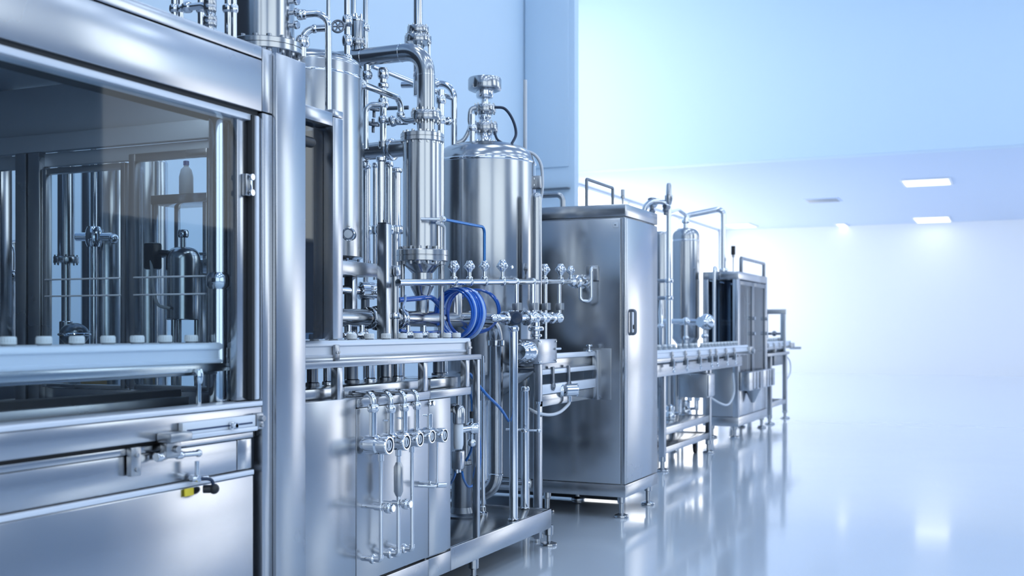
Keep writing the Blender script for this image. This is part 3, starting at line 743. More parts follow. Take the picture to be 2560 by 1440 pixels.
m.build('weld_bead', POLISH, bp_)
q = atY(893, 120, cy_)
m = MB().lathe((q.x, ey, zc_), [(er * .55, er * .7), (er * .5, er * 1.2), (er * .5, zof(108, q) - zc_)], UP, 28)
m.build('branch', STEEL, bp_)
q2 = atY(918, 180, cy_)
m = MB().cyl((q2.x, ey, zc_ - er * .8), (q2.x, ey, zc_ - er - .06), er * .45).clamp((q2.x, ey, zc_ - er - .05), UP, er * .62, .04)
m.build('lower_branch', POLISH, bp_)
# filter housing on the branch
fh = thing('filter_housing', 'small upright filter housing standing on the thick process pipe', 'filter', (q.x, ey, zof(108, q)))
r_ = rad(16, q)
MB().lathe((q.x, ey, 0), [(r_, zof(104, q)), (r_, zof(56, q)), (r_ * .9, zof(48, q)), (r_ * .6, zof(42, q)), (.001, zof(40, q))], seg=32).build('housing', STEEL, fh)
MB().flange((q.x, ey, zof(106, q)), UP, rad(21, q), .03, 8).build('flange', STEEL, fh)
m = MB().clamp((q.x, ey, zof(52, q)), UP, r_ * 1.08, .02)
for k in range(6): m.cyl((q.x + r_ * .7 * math.cos(k), ey + r_ * .7 * math.sin(k), zof(50, q)), (q.x + r_ * .7 * math.cos(k), ey + r_ * .7 * math.sin(k), zof(36, q)), .006, seg=8)
m.build('lid_clamps', POLISH, fh)
# valve riser in front of the thick pipe
a = atX(868, 0, -2.98)
vr = piping('valve_riser', 'vertical pipe with hand valve crossing in front of the thick process pipe', 'pipe', [(a.x, a.y, zof(186, a)), (a.x, a.y, 4.2)], rad(8, a), clamps=[((a.x, a.y, zof(y, a)), UP, rad(13, a), .05) for y in (52, 101, 150, 172)], base=(a.x, a.y, zof(186, a)))
w_ = atX(845, 66, -2.9)
m = MB().torus(w_, V(.4, -.9, .1), rad(15, w_), rad(3, w_), 28, 8).cyl(w_, (a.x, a.y, zof(58, a)), rad(4, w_)).sphere((a.x, a.y, zof(58, a)), rad(13, a))
for k in range(3):
    d_ = V(math.cos(k * PI / 3) * .9, math.cos(k * PI / 3) * .4, math.sin(k * PI / 3)) * rad(14, w_); m.cyl(w_ - d_, w_ + d_, .004, seg=8)
m.build('hand_wheel', DARKST, vr)
for px, d, r_, yb, lb in ((914, 6.4, 7, 100, 'right of the filter housing'), (884, 6.6, 7, 50, 'behind the filter housing')):
    a = atD(px, 0, d)
    piping('riser_pipe', 'vertical bright pipe against the blue wall, ' + lb, 'pipe', [(a.x, a.y, SKZ + .004), (a.x, a.y, 4.2)], rad(r_, a), clamps=[((a.x, a.y, zof(70, a)), UP, rad(r_ * 1.6, a), .04)], base=(a.x, a.y, SKZ))
# vent riser behind elbow
a = atD(1045, 0, 6.3); k = atD(1045, 116, 6.3)
vp = piping('vent_riser', 'bright vertical riser with double flanges rising behind the thick pipe elbow', 'pipe', [(a.x, a.y, zof(240, a)), (a.x, a.y, 4.4)], rad(12, a), flanges=[((a.x, a.y, zof(75, a)), UP, rad(27, a), .035, 8), ((a.x, a.y, zof(100, a)), UP, rad(34, a), .04, 8)])
m = MB().lathe((a.x, a.y, 0), [(rad(24, a), zof(96, a)), (rad(15, a), zof(88, a)), (rad(22, a), zof(78, a))])
m.build('bellows', POLISH, vp)
k = atD(1073, 100, 6.3)
MB().tube([(a.x, a.y, zof(90, a)), (k.x, k.y, zof(90, a)), (k.x, k.y, zof(150, k))], rad(4, k), fil=.04).build('side_tube', POLISH, vp)
# cross pipes
a, c = atX(930, 168, -3.3), atX(1043, 208, -3.3)
piping('cross_pipe', 'slanting pipe below the thick process pipe, running back to the elbow', 'pipe', [V(-3.3, a.y, 2.772), V(-3.3, c.y + .5, 2.772)], rad(7, a))
a, c = atY(925, 217, 5.9), atY(1128, 206, 5.9)
piping('header_pipe', 'level pipe behind the column elbow, bending down into the round tank top', 'pipe', [a, V(c.x, 5.9, a.z), V(c.x, 5.9, zof(250, c)), ], rad(7, a), .08) if False else None
a = atX(897, 208, -3.0); c = atX(1002, 247, -3.0); e = atX(1002, 306, -3.0)
piping('transfer_pipe', 'polished pipe leaving the storage tank top, sloping to an elbow by the column', 'pipe', [(-3.0, a.y - .05, a.z), (-3.0, c.y, a.z), (-3.0, c.y, zof(304, c)), (ex - .03, c.y - .02, zof(304, c))], rad(8.5, a), .07, clamps=[((-3.0, a.y + .03, a.z), YX, rad(12, a), .03), ((-3.0, c.y, zof(287, c)), UP, rad(11, c), .03)])
a = atD(958, 180, 6.15)
piping('valve_pipe', 'upright pipe with clamp fittings between storage tank and column', 'pipe', [(a.x, a.y, zof(372, a)), (a.x, a.y, zof(172, a))], rad(9, a), clamps=[((a.x, a.y, zof(y, a)), UP, rad(14, a), w_) for y, w_ in ((184, .06), (214, .03), (258, .05), (300, .04))], flanges=[((a.x, a.y, zof(362, a)), UP, rad(13, a), .03, 6)], base=(a.x, a.y, zof(372, a)))
b_ = atD(1005, 303, 6.1)
m_ = MB().tube([(a.x, a.y, zof(303, a)), b_], rad(6, a)).clamp(V(a.x, a.y, zof(303, a)).lerp(b_, .5), b_ - a, rad(10, a), .05).clamp(V(a.x, a.y, zof(303, a)).lerp(b_, .8), b_ - a, rad(9, a), .03)
one('branch_fitting', m_, POLISH, 'small horizontal fitting joining the valve pipe to the column neck', 'fitting', b_)
a = atD(915, 372, 6.0); c = atD(955, 262, 6.0)
piping('hook_pipe', 'thin hooked pipe bending over at the top beside the storage tank', 'pipe', [(a.x, a.y, a.z), (a.x, a.y, c.z), (c.x, c.y, c.z)], rad(7, a), .06, base=a)
# wheel valves between (seen edge on)
for i, (px, py) in enumerate(((935, 272), (933, 310))):
    a = atD(px, py, 6.5)
    m = MB().torus(a, V(.3, -.2, 1), rad(15, a), rad(4, a), 24, 8).cyl(a - V(0, 0, .05), a + V(0, 0, .03), rad(4, a))
    m.tube([a, a + V(.2, .05, 0)], rad(5, a))
    one('hand_valve', m, DARKST, ('upper' if i == 0 else 'lower') + ' dark hand wheel valve between storage tank and column', 'valve', a)
# cross body at y = 378
a, c = atY(903, 381, cy_ + .1), atY(1010, 378, cy_ + .1)
xv = thing('cross_valve', 'thick horizontal valve body with clamps, joining the column to the pipes at left', 'valve', (a.x, a.y, a.z - .05))
rr_ = rad(21, a); zz_ = a.z
MB().cyl((a.x, a.y, zz_), (cx_ - cr * .6, a.y - .05, zz_), rr_, seg=32).build('body', STEEL, xv)
for px, R in ((912, 25), (985, 27), (975, 25)):
    q = atY(px, 380, cy_ + .1); MB().clamp((q.x, a.y - .02, zz_), XX, rad(R, a), .03).build('clamp', POLISH, xv)
q = atY(912, 380, cy_ + .1)
MB().cyl((q.x, a.y, zof(415, q)), (q.x, a.y, zz_), rad(8, q)).sphere((q.x, a.y, zof(412, q)), rad(13, q)).build('drain_plug', POLISH, xv)
# down pipes under the cross valve
for px, d, rpx, y0_2, y1_2, lb in ((938, 6.3, 6, 408, 700, 'thin, left of the square upright post'), (953, 5.95, 10, 392, 740, 'thicker, directly above the square upright post'), (972, 6.35, 9, 405, 760, 'behind the square upright post, touching the column'), (920, 6.5, 6, 410, 690, 'thinnest, next to the storage tank'), (990, 6.6, 12, 420, 720, 'tall, half hidden by the column')):
    a = atD(px, y0_2, d)
    piping('down_pipe', 'upright polished pipe below the cross valve, ' + lb, 'pipe', [(a.x, a.y, zof(y1_2, a)), (a.x, a.y, zof(y0_2, a))], rad(rpx, a), group='down pipes under the cross valve', clamps=[((a.x, a.y, zof(575, a)), UP, rad(rpx * 1.6, a), .05), ((a.x, a.y, zof(y0_2 + 6, a)), UP, rad(rpx * 1.3, a), .03)], base=(a.x, a.y, zof(y1_2, a)))
# square upright post
xs = -2.805; q = atX(961, 560, xs)
ps = thing('square_post', 'square stainless upright post standing in front of the pipes, beside the column', 'post', (xs, q.y, SKZ))
MB().box(xs - .027, xs + .027, q.y - .027, q.y + .027, SKZ + .004, q.z, .004).build('tube', SHEET, ps)
MB().box(xs - .024, xs + .024, q.y - .024, q.y + .024, q.z, q.z + .006, .002).cyl((xs, q.y, q.z), (xs, q.y, q.z + .02), .008).build('end_cap', DARKST, ps)
MB().box(xs - .04, xs + .04, q.y - .04, q.y + .04, SKZ + .004, SKZ + .016, .003).build('foot_plate', STEEL, ps)
k = zof(870, q); 
a = atX(988, 700, -2.78); rq = rad(9, a)
pc = thing('pneumatic_cylinder', 'upright cylinder with rounded cap just right of the square upright post', 'cylinder', (a.x, a.y, SKZ))
MB().cyl((a.x, a.y, SKZ + .01), (a.x, a.y, zof(690, a)), rq).build('barrel', STEEL, pc)
MB().box(a.x - .023, a.x + .023, a.y - .026, a.y + .026, zof(692, a), zof(664, a), .012).build('head', SHEET, pc)
MB().cyl((a.x, a.y, SKZ + .004), (a.x, a.y, SKZ + .015), .04).build('foot_plate', STEEL, pc)
for z in (1.22, 1.36): MB().clamp((a.x, a.y, z), UP, rq * 1.5, .03).build('clamp', POLISH, pc)

# --- tee pipe parallel to the conveyor
xg = -2.90; zg = zof(797, atX(1050, 797, xg))
def gy(px): return atX(px, 797, xg).y
rg = rad(20, atX(1050, 797, xg))
tp_ = thing('tee_pipe', 'thick polished horizontal pipe with upright tee, above the open conveyor', 'pipe', (xg, gy(1137), zg))
vy = gy(1240)
MB().tube([(xg, 3.9, zg), (xg, vy, zg), (xg, vy, .278), (xg - .62, vy, .278)], rg, fil=.13, seg=32).build('pipe', STEEL, tp_)
ty = gy(1137)
MB().lathe((xg, ty, zg), [(rg * 1.0, 0), (rg * 1.0, zof(712, V(xg, ty, 0)) - zg), (rg * .95, zof(708, V(xg, ty, 0)) - zg)], UP, 32).build('tee', STEEL, tp_)
m = MB().clamp((xg, ty, zof(708, V(xg, ty, 0))), UP, rg * 1.12, .035); m.build('tee_cap', POLISH, tp_)
for px, R in ((922, 1.25), (942, 1.42), (990, 1.4), (1002, 1.22), (1178, 1.2), (1190, 1.3)):
    MB().clamp((xg, gy(px), zg), YX, rg * R, .03).build('clamp', POLISH, tp_)
m = MB().lathe((xg, vy, 0), [(rg * .98, .40), (rg * 1.08, .404), (rg * 1.08, .41), (rg * .98, .414)], UP, 32); m.build('weld_bead', POLISH, tp_)
m = MB().lathe((xg, vy, 0), [(rg * 1.0, zg - .16), (rg * 1.25, zg - .155), (rg * 1.25, zg - .125), (rg, zg - .12)], UP, 32)
m.build('union', POLISH, tp_)
y_ = gy(985)
# second smaller pump above left
a, c = atX(860, 727, -3.0), atX(905, 727, -3.0)
pu = thing('rotary_pump', 'polished pump head on a short pipe, left of the square upright post', 'pump', (-3.0, c.y, 1.2))
MB().tube([(-3.0, 4.1, c.z), (-3.0, c.y, c.z)], rad(11, c)).build('inlet', POLISH, pu)
m = MB().lathe((-3.0, c.y, c.z), [(.02, -.02), (.045, -.01), (.045, .03), (.032, .04), (.038, .05), (.038, .085), (.03, .09), (.001, .092)], V(.5, .86, 0), 28)
m.bolts(V(-3.0, c.y, c.z) + V(.5, .86, 0) * .03, V(.5, .86, 0), .038, 8, .005, .08)
m.build('head', POLISH, pu)
m = MB().cyl((-3.0, c.y + .03, c.z), (-3.0, c.y + .03, zg), .022).cyl((-3.0, c.y + .03, zg), (xg, c.y + .03, zg), .018).sphere((-3.0, c.y + .03, zg), .03); m.build('stem', DARKST, pu)
# small dark fittings behind the bottles
for i, px in enumerate((872, 905, 1020, 1060, 1100)):
    a = atX(px, 838, -2.83)
    m = MB().sphere(a, .022, 16).cyl(a - V(0, .05, 0), a + V(0, .05, 0), .012).cyl(a, V(a.x, a.y, zg - rg * .8), .012).clamp(a + V(0, .03, 0), YX, .02, .02)
    one('drain_fitting', m, POLISH, 'small polished drain fitting under the tee pipe, ' + ('farthest left', 'left of the square upright post', 'right of the square upright post', 'midway to the tee', 'nearest the tee')[i], 'fitting', a, 'drain fittings under the tee pipe')
# bottle star cylinders below the conveyor, on the channel
for i, (px, rp) in enumerate(((781, 14), (820, 12), (880, 15), (925, 12), (962, 11), (995, 12), (1095, 13), (1113, 6))):
    a = atX(px, 930, -2.72); r_ = rad(rp, a)
    m = MB().cyl((a.x, a.y, ZT + .056), (a.x, a.y, 1.138), r_, seg=28).lathe((a.x, a.y, ZT + .055), [(r_ * 1.25, 0), (r_ * 1.25, .012), (r_, .016)], UP, 28)
    one('lift_cylinder', m, POLISH if i % 2 else DARKST, 'short upright cylinder under the open conveyor, ' + ('nearest the corner post', 'second from the corner post', 'right of the first frame post', 'under the square upright post', 'fifth from the corner post', 'left of the dark gap', 'right of the second frame post', 'thinnest, right of the second frame post', 'beside the third frame post')[i], 'cylinder', (a.x, a.y, ZT + .055), 'lift cylinders under the open conveyor')

# --- blue lines
a = atX(995, 750, -2.86); c = atX(1045, 746, -2.86); e = atX(1080, 745, -2.86); f_ = atX(1108, 775, -2.80)
one('blue_hose', MB().tube([a, c, e, f_], .014, smooth=True), BLUE, 'short thick blue hose running behind the tee pipe to its cap', 'hose', a)
a = atX(1013, 752, -2.80); one('blue_hose', MB().tube([a + V(0, 0, .03), a, atX(1007, 770, -2.80), atX(1018, 788, -2.80)], .006, smooth=True), BLUE2, 'thin pale blue hose hanging by the thick blue hose', 'hose', a)
a, c, e = atX(1000, 826, -2.84), atX(1040, 832, -2.84), atX(1105, 829, -2.84)
one('blue_hose', MB().tube([a, c, e], .008, smooth=True), BLUE, 'blue hose under the tee pipe, just behind the bottle caps', 'hose', a)
hc = thing('hose_coil', 'coiled blue hose hanging around the upright tee', 'hose', atX(1156, 848, -2.72))
cc = atX(1150, 783, -2.745); ax = V(.22, .975, 0).normalized(); side = ax.cross(UP)
m = MB(); m2 = MB(); R0 = rad(62, cc)
for i in range(14):
    c_ = cc + ax * (-.055 + .0085 * i) + UP * random.uniform(-.006, .006)
    (m if i % 14 in (0, 1, 2, 3, 5, 6, 7, 9, 12, 13) else m2).torus(c_, ax + V(random.uniform(-.05, .05), 0, random.uniform(-.06, .06)), R0 * random.uniform(.93, 1.05), .0068, 56, 8)
m.build('blue_loops', BLUE, hc); m2.build('pale_loops', BLUE2, hc)
c_ = atX(1192, 778, -2.84)
one('hose_loop', MB().torus(c_, V(.5, -.86, .1), rad(54, c_), .0075, 48, 8).torus(c_ + V(.01, .01, .006), V(.46, -.86, .16), rad(52, c_), .006, 48, 8), BLUE, 'loose blue hose loop hanging just right of the coiled hose', 'hose', c_ - UP * rad(54, c_))
a, c, e, g = atX(1107, 548, -2.72), atX(1200, 547, -2.72), atX(1211, 560, -2.72), atX(1211, 655, -2.72)
bt_ = thing('blue_tube', 'slim blue tube bent over the round tank front, dropping to a knob valve', 'tube', g)
MB().tube([a, V(-2.72, e.y, a.z), V(-2.72, e.y, g.z)], .0085, fil=.035).build('tube', mat('blue_steel_tube', (.05, .20, .50), .15, .6), bt_)
m = MB().clamp(a, YX, .017, .03).cyl((cx_ + cr * .7, a.y - .06, a.z), a, .008).sphere(a, .014); m.build('fitting', POLISH, bt_)
a = atX(1111, 565, -2.76)
piping('sight_tube', 'thin vertical sight tube along the right edge of the column', 'tube', [(a.x, a.y, zof(632, a)), (a.x, a.y, a.z), (a.x - .05, a.y - .04, a.z + .02)], rad(4, a), .02, m=CABLE, base=(a.x, a.y, zof(632, a)))

# --- manifold pipe with knob valves
P0, P1 = atX(995, 706, -2.72), atY(1446, 704, 7.2)
def mp(px):
    lo, hi = 0., 1.
    for _ in range(40):
        q = P0.lerp(P1, (lo + hi) / 2); x = CX + F * (q.x * K + q.y * S) / dep(q)
        if x < px: lo = (lo + hi) / 2
        else: hi = (lo + hi) / 2
    return P0.lerp(P1, lo)
MD = (P1 - P0).normalized(); mr_ = .0165
mf = thing('manifold_pipe', 'long level manifold pipe crossing in front of the round tank, carrying knob valves', 'pipe', P0)
MB().tube([P0, P1], mr_, seg=20).build('pipe', POLISH, mf)
for px in (1290, 1332): MB().clamp(mp(px), MD, mr_ * 1.45, .035).build('clamp', POLISH, mf)
q = mp(1455); ed = MB().lathe(P1, [(.02, -.14), (.034, -.13), (.034, -.10), (.026, -.095), (.032, -.06), (.046, -.05), (.046, -.01), (.036, 0), (.036, .06), (.05, .062), (.05, .085)], MD, 32)
ed.build('end_valve', POLISH, mf)
yc = 7.27
a, c = atY(1451, 718, yc - .12), atY(1478, 668, yc - .10)
m = MB().tube([a, V(a.x, a.y, zof(753, a)), V(c.x, c.y, zof(753, c)), c, c + V(0, .09, .0)], .012, fil=.03)
m.build('loop_handle', POLISH, mf)
MB().box(c.x - .07, c.x + .015, yc - .012, yc + .012, zof(700, c), zof(662, c), .004).build('wall_plate', SATIN, mf)
GK = 'knob valves on the long manifold pipe'
def knob(px, ytop, s, label, stem=True):
    q = mp(px); t = thing('knob_valve', label, 'valve', q - UP * mr_, GK)
    zt_ = zof(ytop, q); hgt = zt_ - q.z
    MB().torus(q, MD, mr_ * 1.15, mr_ * .32, 24, 10).cyl(q, q + UP * hgt * .55, mr_ * .62).clamp(q + UP * mr_ * 1.4, UP, mr_ * 1.1, .014).build('saddle', POLISH, t)
    R = rad(13.5 * s, q)
    m = MB().lathe(q + UP * (hgt - R * 2.2), [(R * .4, 0), (R * .62, R * .35), (R * .95, R * .7), (R * .98, R * 1.4), (R * .7, R * 1.8), (R * .55, R * 2.2), (.001, R * 2.2)], UP, 16)
    for i in range(7):
        a = 2 * PI * i / 7; m.sphere(q + UP * (hgt - R * 1.15) + V(math.cos(a), math.sin(a), 0) * R * .82, R * .34, 10)
    m.build('knob', POLISH, t)
for px, y, s_, lb in ((1135, 652, 1., 'leftmost, above the tee'), (1174, 652, .95, 'second from the left'), (1211, 652, .9, 'with the blue tube entering its top'), (1256, 650, 1., 'fourth, over the round tank highlight'), (1362, 660, .95, 'left of three before the dark cabinet'), (1402, 660, .95, 'middle of three before the dark cabinet'), (1427, 665, .75, 'small one beside the manifold end valve')):
    knob(px, y, s_, 'knob valve on the manifold pipe, ' + lb)
a = atX(1279, 668, -2.74)
one('round_tag', MB().lathe(a, [(.012, 0), (.012, .003), (.001, .004)], V(.3, -.95, 0), 16), POLISH, 'small round metal tag beside the fourth knob valve', 'tag', a)

# --- lower valve row: drops, clamps, ball bodies
PA, PB = atX(1240, 795, -2.66), atX(1400, 794, -2.66)
lv = thing('ball_valve_row', 'row pipe with polished ball bodies below the manifold, right of the hose loop', 'valve', PA)
MB().tube([V(xg, PA.y, PA.z), PA, PB], .022, fil=.03, seg=20).build('pipe', POLISH, lv)
for px, R in ((1335, 17), (1362, 15), (1396, 14)):
    q = atX(px, 795, -2.65); MB().sphere(q, rad(R, q), 28).build('ball', POLISH, lv)
for px, R in ((1262, 17), (1278, 20), (1316, 19), (1349, 18), (1378, 15)):
    q = atX(px, 795, -2.66); MB().clamp(q, YX, rad(R, q), .028).build('clamp', POLISH, lv)
q = atX(1287, 795, -2.62); MB().lathe(q, [(.04, -.02), (.04, .02), (.03, .025), (.001, .02)], V(.75, -.66, 0), 24).build('end_port', NAVY, lv)
for px, rp in ((1291, 6), (1332, 8), (1364, 4.5), (1398, 5)):
    q = atX(px, 740, -2.68); u_ = mp(px)
    MB().tube([V(q.x, q.y, zof(712, u_)), V(q.x, q.y, PA.z)], rad(rp, q)).build('drop_tube', POLISH, lv)
    z = zof(767, q); m = MB().box(q.x - .02, q.x + .02, q.y - .026, q.y + .026, z - .022, z + .022, .008)
    for k in range(5): m.cyl((q.x + .02, q.y - .02 + .01 * k, z - .02), (q.x + .02, q.y - .02 + .01 * k, z + .024), .006, seg=8)
    m.build('tube_clamp', SATIN, lv)

# --- uprights on the skid
for px, x_, yt, rp, lb in ((1284, -2.56, 822, 11, 'thicker'), (1313, -2.66, 972, 8.5, 'shorter')):
    a = atX(px, 1200, x_)
    t = thing('upright_pipe', 'vertical polished pipe standing at the right end of the skid, ' + ('the thicker left one' if rp > 10 else 'the shorter right one'), 'pipe', (a.x, a.y, SKZ))
    MB().cyl((a.x, a.y, SKZ + .012), (a.x, a.y, zof(yt, a)), rad(rp, a)).build('pipe', POLISH, t)
    MB().cyl((a.x, a.y, SKZ + .005), (a.x, a.y, SKZ + .016), rad(rp, a) * 1.3).build('foot_ring', POLISH, t)
    MB().clamp((a.x, a.y, zof(yt, a)), UP, rad(rp, a) * 1.25, .03).build('clamp', POLISH, t)
a = atX(1208, 1265, -2.80)
t = thing('thin_upright', 'thin vertical rod with small round foot on the skid deck', 'pipe', (a.x, a.y, SKZ))
MB().cyl((a.x, a.y, SKZ + .012), (a.x, a.y, 1.14), .011).build('rod', POLISH, t)
MB().lathe((a.x, a.y, SKZ + .004), [(.028, 0), (.03, .012), (.016, .02), (.016, .045), (.011, .05)]).build('foot', POLISH, t)
# gear box
by0, by1 = 5.96, atX(1393, 880, XF).y
gx = thing('gear_box', 'square polished gear box with round bolted cap, right of the open conveyor end', 'gear box', (-2.58, by0 + .15, 1.09))
zt_, zb_ = zof(848, atX(1345, 848, XF)), zof(911, atX(1345, 911, XF))
MB().box(-2.625, XF, by0, by1, zb_, zt_, .006).build('housing', SHEET, gx)
q = V(-2.568, by0, (zt_ + zb_) / 2); R = .062
m = MB().lathe(q, [(R * 1.02, 0), (R * 1.05, .02), (R, .035), (R * .9, .05), (R * .92, .07), (R * .8, .09), (R * .72, .1), (R * .74, .12), (R * .66, .13), (R * .6, .122), (.001, .12)], V(0, -1, 0), 40)
m.build('round_cap', POLISH, gx)
m = MB().bolts(V(-2.56, by0 - .004, (zt_ + zb_) / 2), YX, .088, 4, .006, .012, PI / 4)
for yy in (by0 + .02, by1 - .02):
    for z in (zb_ + .015, zt_ - .015): m.cyl((XF, yy, z), (XF + .004, yy, z), .005, seg=8)
m.build('cover_bolts', POLISH, gx)
k = V(-2.56, by0 + .1, zt_)
MB().cyl(k, k + UP * .10, .022).clamp(k + UP * .06, UP, .045, .03).clamp(k + UP * .02, UP, .034, .02).cyl(k + V(.02, .1, 0), k + V(.02, .1, .1), .008).build('top_spigot', POLISH, gx)
MB().box(-2.535, XF, by0 + .02, by0 + .055, zof(1005, V(XF, by0, 0)), zb_, .003).build('hanger', SHEET, gx)
zr_ = zof(1078, V(XF, by0, 0))
MB().cyl((-2.517, by0 + .037, zr_), (-2.517, by0 + .037, zof(1003, V(XF, by0, 0))), .008).cyl((-2.517, by0 + .037, zof(1012, V(XF, by0, 0))), (-2.517, by0 + .037, zof(1000, V(XF, by0, 0))), .013).build('rod', POLISH, gx)
MB().tube([(-2.70, by0 - .02, zr_ + .005), (-2.517, by0 + .037, zr_)], .007).sphere((-2.517, by0 + .037, zr_), .014).clamp((-2.6, by0 + .01, zr_), XX, .013, .03).build('rod_end', POLISH, gx)
MB().cyl((XF, by1 - .03, zt_ - .06), (XF + .0, by1 + .05, zt_ - .06), .008).build('pin', POLISH, gx)

# --- round tank
t, p, r, zt, zb = vessel('round_tank', 'big round stainless tank with domed top, right of the slim column', 'tank', 1212, 360, 930, 127, d=7.3, dome=.34, legs=3, m=STEEL, cone=.18)
zs = zof(410, p)
MB().lathe((p.x, p.y, 0), [(r * 1.0, zs - .012), (r * 1.012, zs - .006), (r * 1.012, zs + .004), (r * 1.0, zs + .01)], seg=64).build('weld_seam', POLISH, t)
m = MB().cyl((p.x, p.y, .3), (p.x, p.y, zb - .15), .03); m.cyl((p.x, p.y, .3), (p.x + .3, p.y + .05, .3), .03); m.build('outlet', POLISH, t)
def hz(y): return zof(y, p)
h = thing('tank_top_valve', 'flanged valve tower with round wheel cap on top of the round tank', 'valve', (p.x, p.y, hz(362)))
def rr(v): return rad(v, p)
m = MB().lathe((p.x, p.y, 0), [(rr(34), hz(228)), (rr(41), hz(225)), (rr(42), hz(222)), (rr(42), hz(200)), (rr(40), hz(196)), (rr(8), hz(193)), (.001, hz(192))], seg=48); m.build('wheel_cap', STEEL, h)
m = MB().lathe((p.x, p.y, 0), [(rr(9), hz(272)), (rr(10), hz(258)), (rr(9), hz(248)), (rr(20), hz(245)), (rr(22), hz(240)), (rr(22), hz(226)), (rr(26), hz(224))], seg=36); m.build('stem', POLISH, h)
m = MB().flange((p.x, p.y, hz(273)), UP, rr(28), .045, 10); m.build('flange', STEEL, h)
m = MB().lathe((p.x, p.y, 0), [(rr(18), hz(318)), (rr(13), hz(308)), (rr(12), hz(300)), (rr(17), hz(294)), (rr(17), hz(288)), (rr(13), hz(278))], seg=32); m.build('body', POLISH, h)
m = MB().flange((p.x, p.y, hz(320)), UP, rr(33), .05, 12); m.build('flange', STEEL, h)
m = MB().lathe((p.x, p.y, 0), [(rr(30), hz(364)), (rr(22), hz(356)), (rr(19), hz(350)), (rr(19), hz(322))], seg=36).bolts((p.x, p.y, hz(357)), UP, rr(26), 10, .009, .03); m.build('neck', POLISH, h)
def tq(px, py, off=0.): return atD(px, py, 7.3 + off)
one('sensor_cable', MB().tube([tq(1236, 268, -.1), tq(1262, 272, -.1), tq(1282, 300, -.1), tq(1290, 335, -.1), tq(1278, 362, -.15)], .009, smooth=True), NAVY, 'dark cable arching from the tank top valve down to the dome, right side', 'cable', tq(1278, 362, -.15))
one('sensor_cable', MB().tube([tq(1236, 330, -.1), tq(1243, 348, -.12), tq(1256, 358, -.15)], .008, smooth=True), NAVY, 'short dark cable at the right foot of the tank top valve', 'cable', tq(1256, 358, -.15))
one('bypass_hose', MB().tube([tq(1190, 268, -.1), tq(1177, 275, -.1), tq(1174, 300, -.1), tq(1175, 318, -.1), tq(1160, 348, -.1), tq(1138, 360, -.1)], .014, smooth=True), STEEL, 'steel hose curving along the left side of the tank top valve', 'hose', tq(1138, 360, -.1))
a = tq(1181, 296, -.15); one('bypass_pipe', MB().cyl(V(a.x, a.y, zof(362, a)), V(a.x, a.y, zof(285, a)), .018).clamp(V(a.x, a.y, zof(320, a)), UP, .03, .04), POLISH, 'short upright bypass pipe left of the tank top valve', 'pipe', V(a.x, a.y, zof(362, a)))
a = tq(1135, 365, -.1); b_ = tq(1090, 208, -.1)
piping('fill_pipe', 'polished pipe arching down into the left side of the round tank dome', 'pipe', [b_ + V(-.25, 0, .01), V(a.x, a.y, b_.z), V(a.x, a.y, zof(368, a))], rad(8, a), .10, clamps=[(b_, XX, rad(11, a), .03)])
a = tq(1102, 300, -.4)
piping('riser_pipe', 'upright pipe with clamps directly right of the thick elbow pipe', 'pipe', [V(a.x, a.y, SKZ + .004), V(a.x, a.y, zof(225, a))], rad(9, a), base=V(a.x, a.y, SKZ), clamps=[(V(a.x, a.y, zof(y, a)), UP, rad(13, a), .05) for y in (250, 300)])
a, c = tq(1105, 303, -.3), tq(1130, 303, -.2)
one('branch_fitting', MB().tube([a, c], .016).clamp(a.lerp(c, .6), c - a, .026, .03), POLISH, 'short horizontal fitting between the column flange and the fill pipe', 'fitting', a)
a = tq(1313, 372, .1); k = MB().cyl(V(a.x, a.y, zof(378, a)), V(a.x, a.y, zof(200, a)), rad(5, a)); one('vent_rod', k, CABLE, 'thin straight vent rod rising from the right shoulder of the round tank', 'rod', V(a.x, a.y, zof(378, a)))
a = tq(1344, 455, -.05)
gb_ = thing('gauge_box', 'small square gauge box on the right side of the round tank', 'gauge', a)
MB().box(a.x - .05, a.x + .03, a.y - .03, a.y + .03, zof(472, a), zof(440, a), .008).build('housing', SATIN, gb_)
m = MB().cyl((a.x - .06, a.y - .01, zof(448, a)), (a.x - .02, a.y - .05, zof(448, a)), .022).cyl((a.x - .06, a.y - .01, zof(464, a)), (a.x - .02, a.y - .05, zof(464, a)), .022); m.build('ports', POLISH, gb_)
one('tank_tube', MB().tube([tq(1318, 378, -.05), tq(1338, 388, -.05), tq(1352, 410, -.05), tq(1356, 440, -.05), tq(1356, 470, -.05), tq(1352, 500, -.05)], .010, smooth=True), CABLE, 'thin pale tube curving from the round tank dome past the gauge box', 'tube', tq(1352, 500, -.05))
ts, p2, r2, zt2, zb2 = vessel('slim_vessel', 'slim upright vessel pressed against the right side of the round tank', 'vessel', 1341, 482, 790, 14, d=7.05, dome=.9, m=STEEL)
MB().cyl((p2.x, p2.y, .0), (p2.x, p2.y, zb2 + .02), .02).cyl((p2.x, p2.y, 0), (p2.x, p2.y, .012), .045).build('leg', STEEL, ts)

